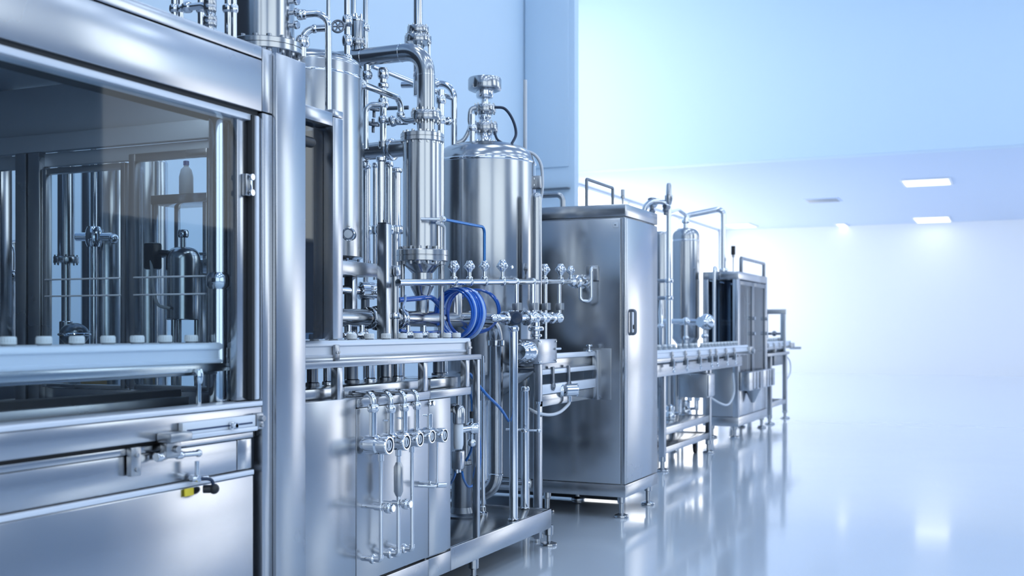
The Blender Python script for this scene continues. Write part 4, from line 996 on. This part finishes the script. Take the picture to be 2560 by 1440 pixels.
# --- air filter set and blue tubes at the cabinet end
xa_ = -2.56; a = atX(1146, 1060, xa_)
fl = thing('air_filter_unit', 'slim air filter unit with square lower body on the right end of the low cabinet', 'filter', (a.x, a.y, .6))
def az(y): return zof(y, a)
def ar(v): return rad(v, a)
MB().lathe((a.x, a.y, 0), [(ar(16), az(1058)), (ar(17), az(1050)), (ar(17), az(1022)), (ar(12), az(1014)), (ar(7), az(1012)), (ar(7), az(990)), (ar(9), az(988)), (ar(9), az(984)), (ar(2), az(980))], seg=32).build('head', STEEL, fl)
MB().lathe((a.x, a.y, 0), [(ar(10), az(1122)), (ar(12.5), az(1112)), (ar(12.5), az(1062)), (ar(10), az(1058))], seg=32).build('bowl', WHITEP, fl)
MB().box(a.x - ar(13), a.x + ar(13), a.y - ar(14), a.y + ar(14), az(1173), az(1126), .008).build('lower_body', SHEET, fl)
for dx in (-.016, .016): MB().cyl((a.x, a.y + dx, az(1182)), (a.x, a.y + dx, az(1172)), .007).build('tube_fitting', POLISH, fl)
g_ = atX(1180, 1070, -2.54)
m = MB().cyl((a.x, a.y, g_.z), g_, ar(10)).sphere(g_, ar(17), 24).lathe(g_, [(ar(15), 0), (ar(17), .01), (ar(17), .03), (.001, .032)], V(.7, .5, 0), 24).cyl(g_ - UP * .03, g_ - UP * .07, ar(6)).clamp(g_ - UP * .075, UP, ar(12), .035).cyl(g_, g_ + UP * .055, ar(5))
m.build('regulator', POLISH, fl)
MB().cyl(g_ + UP * .05, g_ + UP * .085, ar(6)).build('tube_plug', BLACK, fl)
MB().box(a.x - .05, a.x - .02, yc1 - .02, a.y + .05, az(1030), az(1010), .003).build('mounting_bracket', STEEL, fl)
BT = mat('blue_tubing', (.03, .17, .52), .2, 0.)
def btube(lab, pts, r=.0065): one('air_tube', MB().tube([atX(x, y, X_) for x, y, X_ in pts], r, smooth=True), BT, lab, 'tube', atX(*pts[0]))
btube('blue air tube rising from the regulator plug beside the air filter unit', [(1181, 1034, -2.54), (1179, 1000, -2.55), (1174, 975, -2.57), (1172, 968, -2.6)])
btube('loose blue air tube slanting down right from the conveyor frame end', [(1174, 934, -2.6), (1188, 952, -2.58), (1215, 985, -2.55), (1250, 1020, -2.55), (1271, 1052, -2.58)], .008)
btube('blue air tube hanging in a loop under the air filter unit', [(1155, 1180, -2.56), (1160, 1200, -2.57), (1172, 1217, -2.6), (1188, 1205, -2.62), (1200, 1160, -2.64), (1199, 1100, -2.66), (1192, 1060, -2.66)])
btube('short blue air tube curving from the filter unit towards the cabinet side', [(1139, 1180, -2.57), (1134, 1195, -2.6), (1126, 1208, -2.64), (1115, 1214, -2.66)])
btube('blue air tube joining the regulator bottom to the filter base', [(1181, 1105, -2.55), (1176, 1130, -2.57), (1165, 1152, -2.60)])
a = atX(1155, 1275, -2.90)
pb = thing('circulation_pump', 'low round dark pump base on the skid deck under the bent pipe', 'pump', (a.x, a.y, SKZ))
MB().lathe((a.x, a.y, SKZ + .004), [(.115, 0), (.12, .008), (.11, .014), (.07, .018), (.06, .05)], seg=44).build('base_plate', DARKST, pb)
MB().cyl((a.x, a.y, SKZ + .05), (a.x, a.y, SKZ + .30), .06).lathe((a.x, a.y, SKZ + .30), [(.06, 0), (.055, .02), (.02, .03), (.02, .05)]).build('motor', DARKST, pb)
# ================================================================== electric cabinet
XC, YC0, YC1, XCL = -2.42, 7.29, 8.04, -3.85
ec = thing('electric_cabinet', 'large free standing stainless cabinet on round feet, right of the round tank', 'cabinet', (-3.1, 7.65, 0))
zt_, zb_ = 2.145, .146
MB().box(XCL + .02, XC - .02, YC0 + .02, YC1 - .01, zb_ + .01, zt_ - .02, .003).build('body', SATIN, ec)
MB().box(XCL, XC, YC0, YC1, 2.062, zt_, .005).build('top_cap', STEEL, ec)
MB().box(XCL, XC, YC0, YC1, zb_, zb_ + .085, .004).build('plinth', STEEL, ec)
sd = MB().box(XCL + .01, XC - .035, YC0, YC0 + .02, zb_ + .09, 2.048, .005).build('side_door', STEEL, ec)
MB().box(XC - .024, XC, YC0, YC0 + .028, zb_ + .088, 2.055, .008).build('corner_strip', STEEL, ec)
fd = MB().box(XC - .02, XC, YC0 + .032, YC1 - .004, zb_ + .09, 2.052, .006).build('front_door', SHEET, ec)
a = atX(1581, 772, XC); c = atX(1581, 839, XC)
m = MB().tube([(XC, a.y - .04, a.z - .012), (XC + .035, a.y - .04, a.z - .012), (XC + .035, a.y - .04, c.z + .012), (XC, a.y - .04, c.z + .012)], .010, fil=.018)
m.tube([(XC + .004, a.y - .04, a.z - .012), (XC + .004, a.y + .05, a.z - .012), (XC + .004, a.y + .05, c.z + .012), (XC + .004, a.y - .04, c.z + .012), (XC + .004, a.y - .04, a.z - .012)], .007, fil=.02)
MB().box(XCL + .05, XC - .25, YC1 - .06, YC1 - .04, .012, zb_ + .01, .002).build('gap_blocker', DARKST, ec)  # dark sheet added to block the bright floor seen under the cabinet
hd = m.build('handle', DARKST, fd)
MB().box(XC, XC + .005, a.y - .03, a.y + .04, c.z + .02, a.z - .02, .003).build('handle_plate', WHITEP, fd)
MB().box(XC + .004, XC + .012, a.y - .005, a.y + .02, c.z + .045, c.z + .075, .003).build('lock', BLACK, fd)
a = atY(1538.5, 562, YC0)
stk = MB().box(a.x - .019, a.x + .019, YC0 - .003, YC0, a.z - .018, a.z + .018, .003).build('sticker', WHITEP, sd)
fan = MB()
for rr0, rr1 in ((.002, .005), (.007, .010)):
    n = 8; pts = [(a.x + r * math.sin(q), YC0 - .0032, a.z - .007 + r * math.cos(q)) for r, qs in ((rr1, [(-.9 + 1.8 * i / n) for i in range(n + 1)]), (rr0, [(.9 - 1.8 * i / n) for i in range(n + 1)])) for q in qs]
    fan.prism(pts, (0, -.001, 0))
fan.build('printed_symbol', INK, stk)
def foot2(t, x, y, zt, r=.05):
    MB().cyl((x, y, .025), (x, y, zt), r * .35).cyl((x, y, zt - .05), (x, y, zt), r * .55).lathe((x, y, 0), [(r, 0), (r * 1.03, .008), (r * .95, .018), (r * .4, .03)], seg=28).build('levelling_foot', STEEL, t)
for x, y in ((XC - .05, YC0 + .06), (XC - .05, YC1 - .08), (-3.02, YC0 + .06), (-3.02, YC1 - .08)): foot2(ec, x, y, zb_ + .005)
# things on its roof
a, c, e = atY(1352, 489, 7.6), atY(1399, 487, 7.6), atY(1407, 511, 7.6)
piping('bent_pipe', 'bent pipe resting on the cabinet roof beside the slim vessel', 'pipe', [a, V(e.x, 7.6, a.z), V(e.x, 7.6, zt_)], rad(7, e), .05, base=V(e.x, 7.6, zt_), m=SATIN)
xr = -2.75; a = atX(1465, 472, xr); 
one('roof_rail', MB().tube([(xr, 7.42, zt_), (xr, 7.42, zt_ + .20), (xr, 7.98, zt_ + .20), (xr, 7.98, zt_)], .011, fil=.01), DARKST, 'dark slim rail bar standing on the cabinet roof', 'rail', (xr, 7.42, zt_))
a = atX(1557, 504, -2.52)
bc = thing('signal_lamp', 'small slim signal lamp at the front corner of the cabinet roof', 'lamp', (a.x, a.y, zt_))
MB().cyl((a.x, a.y, zt_), (a.x, a.y, zof(492, a)), .007).cyl((a.x, a.y, zof(496, a)), (a.x, a.y, zof(490, a)), .014).build('stem', SATIN, bc)
MB().cyl((a.x, a.y, zof(490, a)), (a.x, a.y, zof(474, a)), .013).build('lamp', CABLE, bc)

# conveyor stub entering the cabinet side
cs = thing('infeed_conveyor', 'short railed conveyor running into the left side of the electric cabinet', 'conveyor', (-2.75, 6.8, 1.0))
xs_ = -2.62; yA, yB = 6.28, YC0 - .03
zA = zof(885, atX(1440, 885, xs_))
for z0, z1 in ((zA - .02, zA + .012), (zA - .115, zA - .085)): MB().box(xs_ - .03, xs_, yA, yB, z0, z1, .004).build('guide_rail', ALU, cs)
MB().box(xs_ - .04, xs_ - .02, yA, yB, zA - .085, zA - .02, .003).build('side_plate', STEEL, cs)
MB().box(xs_ - .03, xs_ + .005, yA, yB, zA - .235, zA - .175, .004).build('lower_rail', ALU, cs)
MB().box(xs_ - .20, xs_ - .04, yA, yB, zA - .09, zA - .075, .003).build('belt', DARKST, cs)
MB().box(xs_ - .03, xs_ - .01, yA, yB, zA - .31, zA - .24, .003).build('skirt', STEEL, cs)
m = MB().box(xs_ - .10, xs_ + .10, YC0 - .012, YC0 - .003, zA - .32, zA + .03, .003)
m.build('flange_plate', SATIN, cs)
m = MB().box(xs_ - .02, xs_ + .02, YC0 - .06, YC0 - .012, zA - .32, zA + .02, .003).build('end_bracket', SHEET, cs)
m = MB().cyl((xs_, 7.12, zA + .012), (xs_, 7.12, zA + .05), .008).cyl((xs_, 7.12, zA + .045), (xs_, 7.12, zA + .058), .022, seg=14).cyl((xs_, 7.12, zA + .010), (xs_, 7.12, zA + .022), .024).build('adjusting_knob', POLISH, cs)
for y in (6.45, 6.72):
    m = MB().box(xs_ - .005, xs_ + .015, y - .015, y + .015, zA - .20, zA - .07, .004).torus((xs_ + .012, y, zA - .19), XX, .022, .006, 20, 8).build('rail_clamp', DARKST, cs)
MB().box(xs_ - .05, xs_ - .01, yA, yA + .05, .02, zA - .1, .004).build('leg', SHEET, cs)
cbottle((xs_ - .11, 6.63, zA - .075), 'white capped bottle on the short conveyor beside the gear box', None, .8)
a = atX(1424, 975, -2.60)
cn = thing('cable_connector', 'round bolted connector with a pale cable, below the short conveyor', 'connector', a)
m = MB().cyl(a - V(.02, .05, 0), a + V(.03, .03, 0), .04).bolts(a + V(.03, .03, 0), V(.85, .5, 0), .034, 8, .007, .03).clamp(a + V(-.03, -.07, 0), V(.85, .5, 0), .045, .03).cyl(a - UP * .03, a - UP * .075, .014)
m.build('body', POLISH, cn)
MB().tube([a - UP * .07, atX(1420, 1012, -2.6), atX(1400, 1030, -2.6), atX(1375, 1037, -2.6), atX(1345, 1033, -2.62), atX(1322, 1022, -2.68)], .010, smooth=True).build('cable', CABLE, cn)

# ================================================================== far line: stand, conveyor, tank
X2 = -2.90
fs = thing('conveyor_stand', 'open steel stand with two shelves carrying the far conveyor, beyond the electric cabinet', 'stand', (X2 - .3, 10.4, 0))
yL0, yL1 = atX(1664, 1150, X2).y, atX(1778, 1100, X2).y
for x in (X2 - .03, X2 - .42):
    for y in (yL0, yL1):
        MB().box(x - .028, x + .028, y - .028, y + .028, .13, .87, .003).build('leg', SHEET, fs)
        foot2(fs, x, y, .135, .06)
for z0, z1 in ((.325, .395), (.155, .215)):
    for x in (X2 - .03, X2 - .42): MB().box(x - .022, x + .022, yL0 + .03, yL1 - .03, z0, z1, .003).build('shelf_beam', SHEET, fs)
    for y in (yL0, yL1): MB().box(X2 - .39, X2 - .06, y - .02, y + .02, z0, z1, .003).build('shelf_beam', SHEET, fs)
    MB().box(X2 - .4, X2 - .05, yL0 + .03, yL1 - .03, z1 - .02, z1 - .008, .002).build('shelf', STEEL, fs)
MB().box(X2 - .03, X2, 8.12, 13.0, .862, .972, .003).build('side_plate', SHEET, fs)
MB().box(X2 - .46, X2 - .43, 8.12, 13.0, .862, .972, .003).build('side_plate', SHEET, fs)
for y in (8.2, 9.9, 11.6, 12.9): MB().box(X2 - .43, X2 - .03, y - .02, y + .02, .88, .95, .003).build('cross_beam', SHEET, fs)
X3 = -2.84; ZB2 = 1.022
brp = [1580 + v / 5.333 for v in (530, 710, 890, 1040, 1120, 1250, 1360)]
brY = [atX(v, 890, X3).y for v in brp]
cv = conveyor('bottle_conveyor', 'far bottle conveyor with many white capped bottles beyond the electric cabinet', X3, 8.12, 13.05, 1.104, 0, brY, [], 1.0, ZB2)
for i, y in enumerate(brY):
    MB().box(X3 - .02, X3 + .01, y - .016, y + .016, .95, ZB2 - .02, .003).build('support_bracket', DARKST, cv)
    m = MB().cyl((X3 + .02, y, .93), (X3 + .02, y, 1.02), .010).torus((X3 + .02, y, .92), XX, .022, .007, 18, 8); m.build('rail_clamp', POLISH, cv)
m = MB().box(X3 - .14, X3 + .03, 13.05, 13.2, 1.0, 1.085, .01).cyl((X3 + .03, 13.12, 1.03), (X3 + .06, 13.12, 1.03), .03); m.build('drive_end', SATIN, cv)
GB2 = 'white capped bottles on the far conveyor'
vs = (300, 360, 435, 505, 560, 635, 715, 795, 850, 930, 975, 1020, 1060, 1105, 1145, 1190, 1235, 1275, 1315, 1350, 1385)
names = ['nearest, at the electric cabinet edge'] + ['%s in the row from the electric cabinet' % w_ for w_ in ('second', 'third', 'fourth', 'fifth', 'sixth', 'seventh', 'eighth', 'ninth', 'tenth', 'eleventh')] + ['%s from its far end' % w_ for w_ in ('ninth', 'eighth', 'seventh', 'sixth', 'fifth', 'fourth', 'third', 'second', 'first')] + ['last one at its far end']
b0 = None
for i, v in enumerate(vs):
    y = atX(1580 + v / 5.333, 870, X3 - .085).y
    lb = 'white capped bottle on the far conveyor, ' + names[i]
    if b0 is None: b0 = cbottle((X3 - .085, y, ZB2), lb, GB2, .85, .150)
    else: dup(b0, (X3 - .085, y, ZB2), lb, GB2)
# control box hanging from the stand
y0_, y1_ = atX(1772, 960, -2.86).y, atX(1788, 960, -2.86).y
hb = thing('control_box', 'plain steel control box hanging under the far conveyor', 'box', (-2.98, y0_ + .2, .58))
MB().box(-3.16, -2.875, y0_, y1_, .585, .83, .006).build('housing', SATIN, hb)
MB().box(-2.875, -2.862, y0_ + .01, y1_ - .01, .60, .82, .005).build('lid', SHEET, hb)
m = MB().cyl((-3.0, y0_ + .1, .585), (-3.0, y0_ + .1, .55), .02).cyl((-3.1, y0_ + .15, .585), (-3.1, y0_ + .15, .54), .025); m.build('cable_gland', POLISH, hb)
MB().box(-3.14, -2.91, y0_ + .1, y1_ - .1, .83, .864, .003).build('hanger', STEEL, hb)
one('cable_loop', MB().tube([V(-2.95, y1_, .60), V(-2.87, y1_ + .25, .50), V(-2.86, y1_ + .6, .47), V(-2.86, y1_ + .85, .58), V(-2.87, y1_ + .85, .80)], .012, smooth=True), CABLE, 'pale cable looping below the control box to the far conveyor', 'cable', V(-2.87, y1_ + .85, .80))
# pumps on the stand shelf
for i, (px, py, rp, lb) in enumerate(((1713, 1040, 15, 'right one on the far stand shelf'), (1676, 1055, 12, 'left one on the far stand shelf'))):
    a = atX(px, py, X2 - .3 + .05 * i); r = rad(rp, a); z0 = .388
    pm_ = thing('pump', 'shiny round pump, ' + lb, 'pump', (a.x, a.y, z0))
    MB().lathe((a.x, a.y, z0), [(r, 0), (r * 1.1, .01), (r * 1.1, .05), (r * .8, .08), (r * .9, .10), (r * .9, .13), (r * .3, .15)], seg=28).build('body', POLISH, pm_)
    MB().cyl((a.x - .02, a.y, z0 + .14), (a.x - .02, a.y, .86), .02).build('riser', SATIN, pm_)
    MB().tube([(a.x + r, a.y, z0 + .06), (a.x + r + .05, a.y, z0 + .06), (a.x + r + .05, a.y, z0 + .2)], .016, fil=.03).build('outlet', POLISH, pm_)
for i, px in enumerate((1690, 1702, 1742)):
    a = atX(px, 1000, X2 - .33)
    one('support_rod', MB().cyl((a.x, a.y, .388), (a.x, a.y, .87), .022), SATIN, 'vertical rod behind the pumps on the far stand, ' + ('leftmost', 'middle', 'rightmost, behind the control box')[i], 'rod', (a.x, a.y, .388))
a = atX(1738, 1110, X2 - .15)
cs_ = thing('caster_wheel', 'dark caster wheel below the far stand', 'wheel', (a.x, a.y, 0))
MB().lathe((a.x, a.y, .05), [(.03, -.018), (.05, -.014), (.05, .014), (.03, .018)], XX, 24).build('tyre', RUBBER, cs_)
MB().box(a.x - .026, a.x + .026, a.y - .02, a.y + .02, .05, .155, .004).build('fork', DARKST, cs_)

# far tank
t, p, r, zt2_, zb2_ = vessel('far_tank', 'slender domed tank behind the far conveyor', 'tank', 1714, 570, 845, 35, X=-3.62, dome=.5, legs=3, m=STEEL, cone=.16)
zs = zof(602, p); MB().lathe((p.x, p.y, 0), [(r, zs - .01), (r * 1.02, zs - .005), (r * 1.02, zs + .005), (r, zs + .01)], seg=48).build('weld_seam', POLISH, t)
nk = V(p.x, p.y, 0)
m = MB().cyl((p.x, p.y, zt2_ - .02), (p.x, p.y, zof(545, p)), rad(7, p)).clamp((p.x, p.y, zof(554, p)), UP, rad(11, p), .05); m.build('neck', POLISH, t)
# pipes over the cabinet and tank
c = atY(1808, 521, 13.3); e = V(c.x, c.y, 0)
piping('overhead_pipe', 'polished overhead pipe from the far tank neck to the far glazed enclosure', 'pipe', [V(p.x, p.y, zof(548, p)), V(p.x + .02, p.y + .04, zof(538, p)), V(c.x, c.y, c.z), V(c.x, c.y, 1.968)], rad(7, c), .07, clamps=[(V(c.x, c.y, 1.985), UP, rad(12, c), .05)], base=V(c.x, c.y, 1.968))
xq = -3.0; a = atX(1672, 520, xq)
tall = atX(1672, 520, xq); lft = atX(1609, 545, xq - .0)
y8 = 9.1
q1, q2, q3 = atX(1672, 508, -2.98), atX(1630, 506, -3.15), atX(1611, 548, -3.2)
ov = piping('arched_pipe', 'arched pipe with valve coming from behind the electric cabinet, running down beside the far tank', 'pipe', [V(q3.x, q3.y, 1.6), V(q3.x, q3.y, q2.z), V(q1.x, q1.y, q2.z), V(q1.x, q1.y, 1.0)], rad(7, q1), .09, clamps=[(V(q2.x, q2.y + .02, q2.z), V(.25, 1, 0), rad(13, q2), .07), (V(q1.x, q1.y, zof(702, q1)), UP, rad(11, q1), .04), (V(q1.x, q1.y, zof(745, q1)), UP, rad(11, q1), .04)], base=V(q1.x, q1.y, 1.0))
m = MB().cyl((q2.x, q2.y, q2.z), (q2.x, q2.y, q2.z - .07), .02).sphere((q2.x, q2.y, q2.z - .09), .032).cyl((q2.x, q2.y, q2.z), (q2.x, q2.y, q2.z + .04), .04); m.build('valve_body', DARKST, ov)
m = MB().cyl((q1.x, q1.y - .14, q2.z - .06), (q1.x, q1.y - .02, q2.z - .06), .022).sphere((q1.x, q1.y - .1, q2.z - .09), .03).cyl((q1.x, q1.y - .1, q2.z - .09), (q1.x, q1.y - .1, q2.z - .14), .02); m.build('side_valve', DARKST, ov)
a = V(q1.x, q1.y, 0)
ml = MB().lathe((q1.x, q1.y, 0), [(rad(6, q1), zof(512, q1)), (rad(10, q1), zof(500, q1)), (rad(10, q1), zof(489, q1)), (rad(7, q1), zof(487, q1)), (rad(6, q1), zof(462, q1)), (rad(4, q1), zof(458, q1))], seg=28)
ml.build('silencer', STEEL, ov)
m = MB().tube([V(q1.x, q1.y, zof(532, q1)), V(p.x - .02, p.y - .25, zof(530, p)), V(p.x, p.y, zof(538, p)), V(p.x, p.y, zof(552, p))], rad(6, q1), fil=.1); m.build('link_pipe', POLISH, ov)
for y_ in (702, 745): MB().cyl((q1.x - .35, q1.y, zof(y_, q1)), (q1.x, q1.y, zof(y_, q1)), .018).build('side_arm', SATIN, ov)
# rear tank between cabinet and arched pipe
vessel('rear_tank', 'dim tank in the gap between the electric cabinet and the arched pipe', 'tank', 1652, 578, 1020, 26, X=-3.75, dome=.3, m=STEEL, legs=3)
a = atX(1652, 800, -3.2)
one('check_valve', MB().lathe((a.x, a.y, 0), [(.012, zof(900, a)), (.02, zof(820, a)), (.035, zof(815, a)), (.02, zof(808, a)), (.024, zof(780, a)), (.012, zof(745, a))], seg=20), POLISH, 'polished check valve in the gap right of the electric cabinet', 'valve', (a.x, a.y, zof(900, a)))
# round valve heads in front of the far tank
a = atX(1766, 805, -3.12); R = rad(21, a)
hv = thing('round_valve', 'shiny round valve head in front of the far glazed enclosure, above the bottles', 'valve', (a.x, a.y, ZB2))
MB().sphere(a, R, 32).lathe(a, [(R * .6, -R * 1.2), (R * .6, 0)], V(.4, .9, 0), 24).build('dome', POLISH, hv)
m = MB().cyl((a.x - .02, a.y, a.z), (a.x - .02, a.y, zof(855, a)), .02).clamp((a.x - .02, a.y, zof(840, a)), UP, .04, .05).cyl((a.x - .3, a.y, a.z), (a.x, a.y, a.z), .035); m.build('stem', POLISH, hv)
a = atX(1715, 803, -3.10); R = rad(10, a)
hv = thing('round_valve', 'smaller round valve head with thin stem in front of the far tank', 'valve', (a.x, a.y, ZB2))
MB().sphere(a, R, 24).build('dome', POLISH, hv)
m = MB().cyl(a, (a.x, a.y, zof(858, a)), .016).clamp((a.x, a.y, zof(845, a)), UP, .028, .04).cyl((a.x - .25, a.y + .05, a.z), a, .025); m.build('stem', POLISH, hv)

# ================================================================== far glazed enclosure
X5 = -2.97; ya5, yb5 = 13.13, 14.8; zt5, zb5 = 1.966, .14; XL5 = -3.40
fe = thing('glazed_enclosure', 'far steel enclosure with smoked glazed sides at the end of the far conveyor', 'machine', (-3.3, 13.9, 0))
P = .07
for x, y in ((X5 - P, ya5), (X5 - P, yb5 - P), (XL5, ya5), (XL5, yb5 - P)): MB().box(x, x + P, y, y + P, zb5 + .11, zt5 - .09, .004).build('corner_post', SHEET, fe)
MB().box(XL5, X5, ya5, yb5, zt5 - .09, zt5, .005).build('top_frame', SHEET, fe)
MB().box(XL5, X5, ya5, yb5, zb5, zb5 + .11, .005).build('plinth', SHEET, fe)
ym = (ya5 + yb5) / 2
zmid = .62
MB().box(X5 - .03, X5 - .005, ya5 + P, ym - .004, zb5 + .115, zmid, .004).build('lower_panel', SHEET, fe)
MB().box(X5 - .03, X5 - .005, ym + .004, yb5 - P, zb5 + .115, zmid, .004).build('lower_panel', SHEET, fe)
MB().box(XL5 + P, X5 - P, ya5 + .006, ya5 + .03, zb5 + .115, .90, .004).build('side_panel', SATIN, fe)
MB().box(XL5 + P, X5 - P, ya5 + .012, ya5 + .02, .905, zt5 - .1, 0).build('side_pane', GLASSD, fe)
MB().box(XL5 + .01, XL5 + .03, ya5 + P, yb5 - P, zb5 + .1, zt5 - .1, .003).build('rear_panel', DARKST, fe)
MB().box(XL5 + P, X5 - P, yb5 - .03, yb5 - .01, zb5 + .1, zt5 - .1, .003).build('end_panel', DARKST, fe)
for a, c in ((ya5 + P + .01, ym - .006), (ym + .006, yb5 - P - .01)):
    m = MB(); f_ = .055; z0, z1 = zmid + .02, zt5 - .10
    m.box(X5 - .035, X5 - .004, a, a + f_, z0, z1, .004).box(X5 - .035, X5 - .004, c - f_, c, z0, z1, .004).box(X5 - .034, X5 - .005, a + f_, c - f_, z1 - f_, z1, .003).box(X5 - .034, X5 - .005, a + f_, c - f_, z0, z0 + f_, .003)
    d_ = m.build('glazed_door', DARKST, fe)
    MB().box(X5 - .024, X5 - .016, a + f_, c - f_, z0 + f_, z1 - f_, 0).build('pane', GLASS, d_)
    for z in (1.23, 1.42): MB().cyl((X5 - .004, c - f_ / 2, z), (X5 + .03, c - f_ / 2, z), .022).build('hinge_knob', POLISH, d_)
for i in range(4):
    x = XL5 + .10 + .08 * i
    MB().cyl((x, ya5 + .30 + .2 * i, zb5 + .12), (x, ya5 + .30 + .2 * i, zt5 - .1), .03 + .008 * (i % 2)).build('inner_column', SATIN, fe)
MB().box(XL5 + .05, X5 - .05, ya5 + .1, yb5 - .1, 1.0, 1.03, .003).build('inner_table', STEEL, fe)
for x, y in ((X5 - .06, ya5 + .06), (X5 - .06, yb5 - .07), (XL5 + .1, ya5 + .06), (XL5 + .1, yb5 - .07)): foot2(fe, x, y, zb5 + .01, .06)
# front hopper boxes
for i, (pa, pb_, lb) in enumerate(((1849, 1884, 'left'), (1886, 1914, 'right'))):
    y0_, y1_ = atX(pa, 955, X5).y, atX(pb_, 955, X5).y
    hp = thing('collecting_hopper', 'steel collecting hopper on the far enclosure front, ' + lb + ' one of the pair', 'hopper', (X5 + .06, (y0_ + y1_) / 2, .5), 'collecting hoppers on the far enclosure')
    MB().box(X5 + .002, X5 + .12, y0_, y1_, .56, .78, .008).build('bin', SHEET, hp)
    for k in range(3): MB().box(X5 + .12, X5 + .126, y0_ + (y1_ - y0_) * (.25 + .25 * k) - .01, y0_ + (y1_ - y0_) * (.25 + .25 * k) + .01, .57, .77, .002).build('rib', DARKST, hp)
    if i == 0: MB().lathe((X5 + .07, (y0_ + y1_) / 2, .40), [(.02, 0), (.03, .02), (.09, .15), (.10, .165)], UP, 20).build('funnel', SATIN, hp)
# roof fittings
xr = X5 - .025; y0_, y1_ = ya5 + .25, yb5 - .10
rl = MB().box(xr - .02, xr + .02, y0_ - .02, y0_ + .02, zt5, zt5 + .17, .003).box(xr - .02, xr + .02, y1_ - .02, y1_ + .02, zt5, zt5 + .17, .003).tube([(xr, y0_, zt5 + .17), (xr, y1_, zt5 + .17)], .02)
one('roof_handrail', rl, SATIN, 'steel grab rail along the roof edge of the far glazed enclosure', 'rail', (xr, y0_, zt5))
a = atY(1833, 680, 13.5)
bc = thing('signal_lamp', 'thin stalk with dark signal lamp on the far enclosure roof', 'lamp', (a.x, a.y, zt5))
MB().cyl((a.x, a.y, zt5), (a.x, a.y, zof(640, a)), .007).clamp((a.x, a.y, zof(640, a)), UP, .018, .03).build('stalk', SATIN, bc)
MB().cyl((a.x, a.y, zof(637, a)), (a.x, a.y, zof(615, a)), .026).build('lamp', BLACK, bc)
a = atY(1786, 860, 13.02)
piping('hook_pipe', 'slim upright pipe with hooked top against the far enclosure side glass', 'pipe', [V(a.x, a.y, 1.0), V(a.x, a.y, zof(668, a)), V(a.x - .02, a.y + .12, zof(668, a)), V(a.x - .02, a.y + .14, 1.97)], .022, .05, base=V(a.x, a.y, 1.0))
# ================================================================== end table with last conveyor
X6 = -3.0; yt0, yt1 = 15.0, 16.55
et = thing('end_table', 'last open table of the line on slim legs, carrying a short conveyor', 'table', (X6 - .25, 15.9, 0))
for x in (X6 - .04, X6 - .55):
    for y in (15.3, 16.4): MB().box(x - .03, x + .03, y - .03, y + .03, .12, .92, .003).build('leg', SATIN, et); foot2(et, x, y, .125, .07)
for x in (X6 - .04, X6 - .55): MB().box(x - .025, x + .025, 15.33, 16.37, .22, .28, .003).build('stretcher', SATIN, et)
for y in (15.3, 16.4): MB().box(X6 - .52, X6 - .07, y - .025, y + .025, .22, .28, .003).build('stretcher', SATIN, et)
MB().box(X6 - .6, X6, yt0, yt1, .92, .96, .003).build('table_top', SATIN, et)
m = MB()
for x in (X6 - .06, X6 - .54): m.box(x - .03, x + .03, 15.6, 16.2, .78, .92, .003)
m.build('drive_box', DARKST, et)
MB().tube([(X6 - .02, 16.42, .9), (X6 - .0, 16.6, .8), (X6 - .0, 16.6, .65), (X6 - .02, 16.43, .55)], .010, smooth=True).build('cable', CABLE, et)
cv = conveyor('bottle_conveyor', 'short last bottle conveyor on the end table, pointing into the empty hall', X6 - .04, 14.9, 16.9, 1.115, 0, [15.2, 15.6, 16.0, 16.4, 16.8], [], 1.0, 1.035)
m = MB().box(X6 - .20, X6 - .03, 16.9, 17.15, 1.0, 1.08, .01).cyl((X6 - .1, 17.1, 1.0), (X6 + .05, 17.2, 1.0), .02); m.build('outfeed_end', SATIN, cv)
m = MB()
for y in (15.1, 15.8, 16.5): m.box(X6 - .19, X6 - .05, y - .03, y + .03, .96, 1.008, .003)
m.build('foot_block', SATIN, cv)
for i in range(9):
    y = 15.35 + .17 * i
    dup(b0, (X6 - .125, y, 1.035), 'tiny white capped bottle on the end table, ' + ('nearest the far enclosure', 'second from the far enclosure', 'third from the far enclosure', 'fourth from the far enclosure', 'middle of the row', 'fourth from the free end', 'third from the free end', 'second from the free end', 'at the free end')[i], 'white capped bottles on the end table conveyor')
gf = thing('safety_guard', 'small steel guard frame with two openings standing on the end table', 'frame', (X6 - .4, 15.8, .96))
ygf = 16.3
xa5 = X6 - .62
for x in (X6 - .05, X6 - .30, X6 - .56): MB().box(x - .035, x + .035, ygf, ygf + .05, .96, 1.50, .003).build('upright', SATIN, gf)
MB().box(X6 - .60, X6 - .01, ygf, ygf + .05, 1.50, 1.57, .003).build('top_bar', SATIN, gf)
MB().box(X6 - .58, X6 - .02, ygf + .012, ygf + .038, 1.20, 1.235, .003).build('mid_bar', DARKST, gf)
m = MB().sphere((X6 - .17, ygf - .01, 1.22), .04, 16); m.build('knob', DARKST, gf)
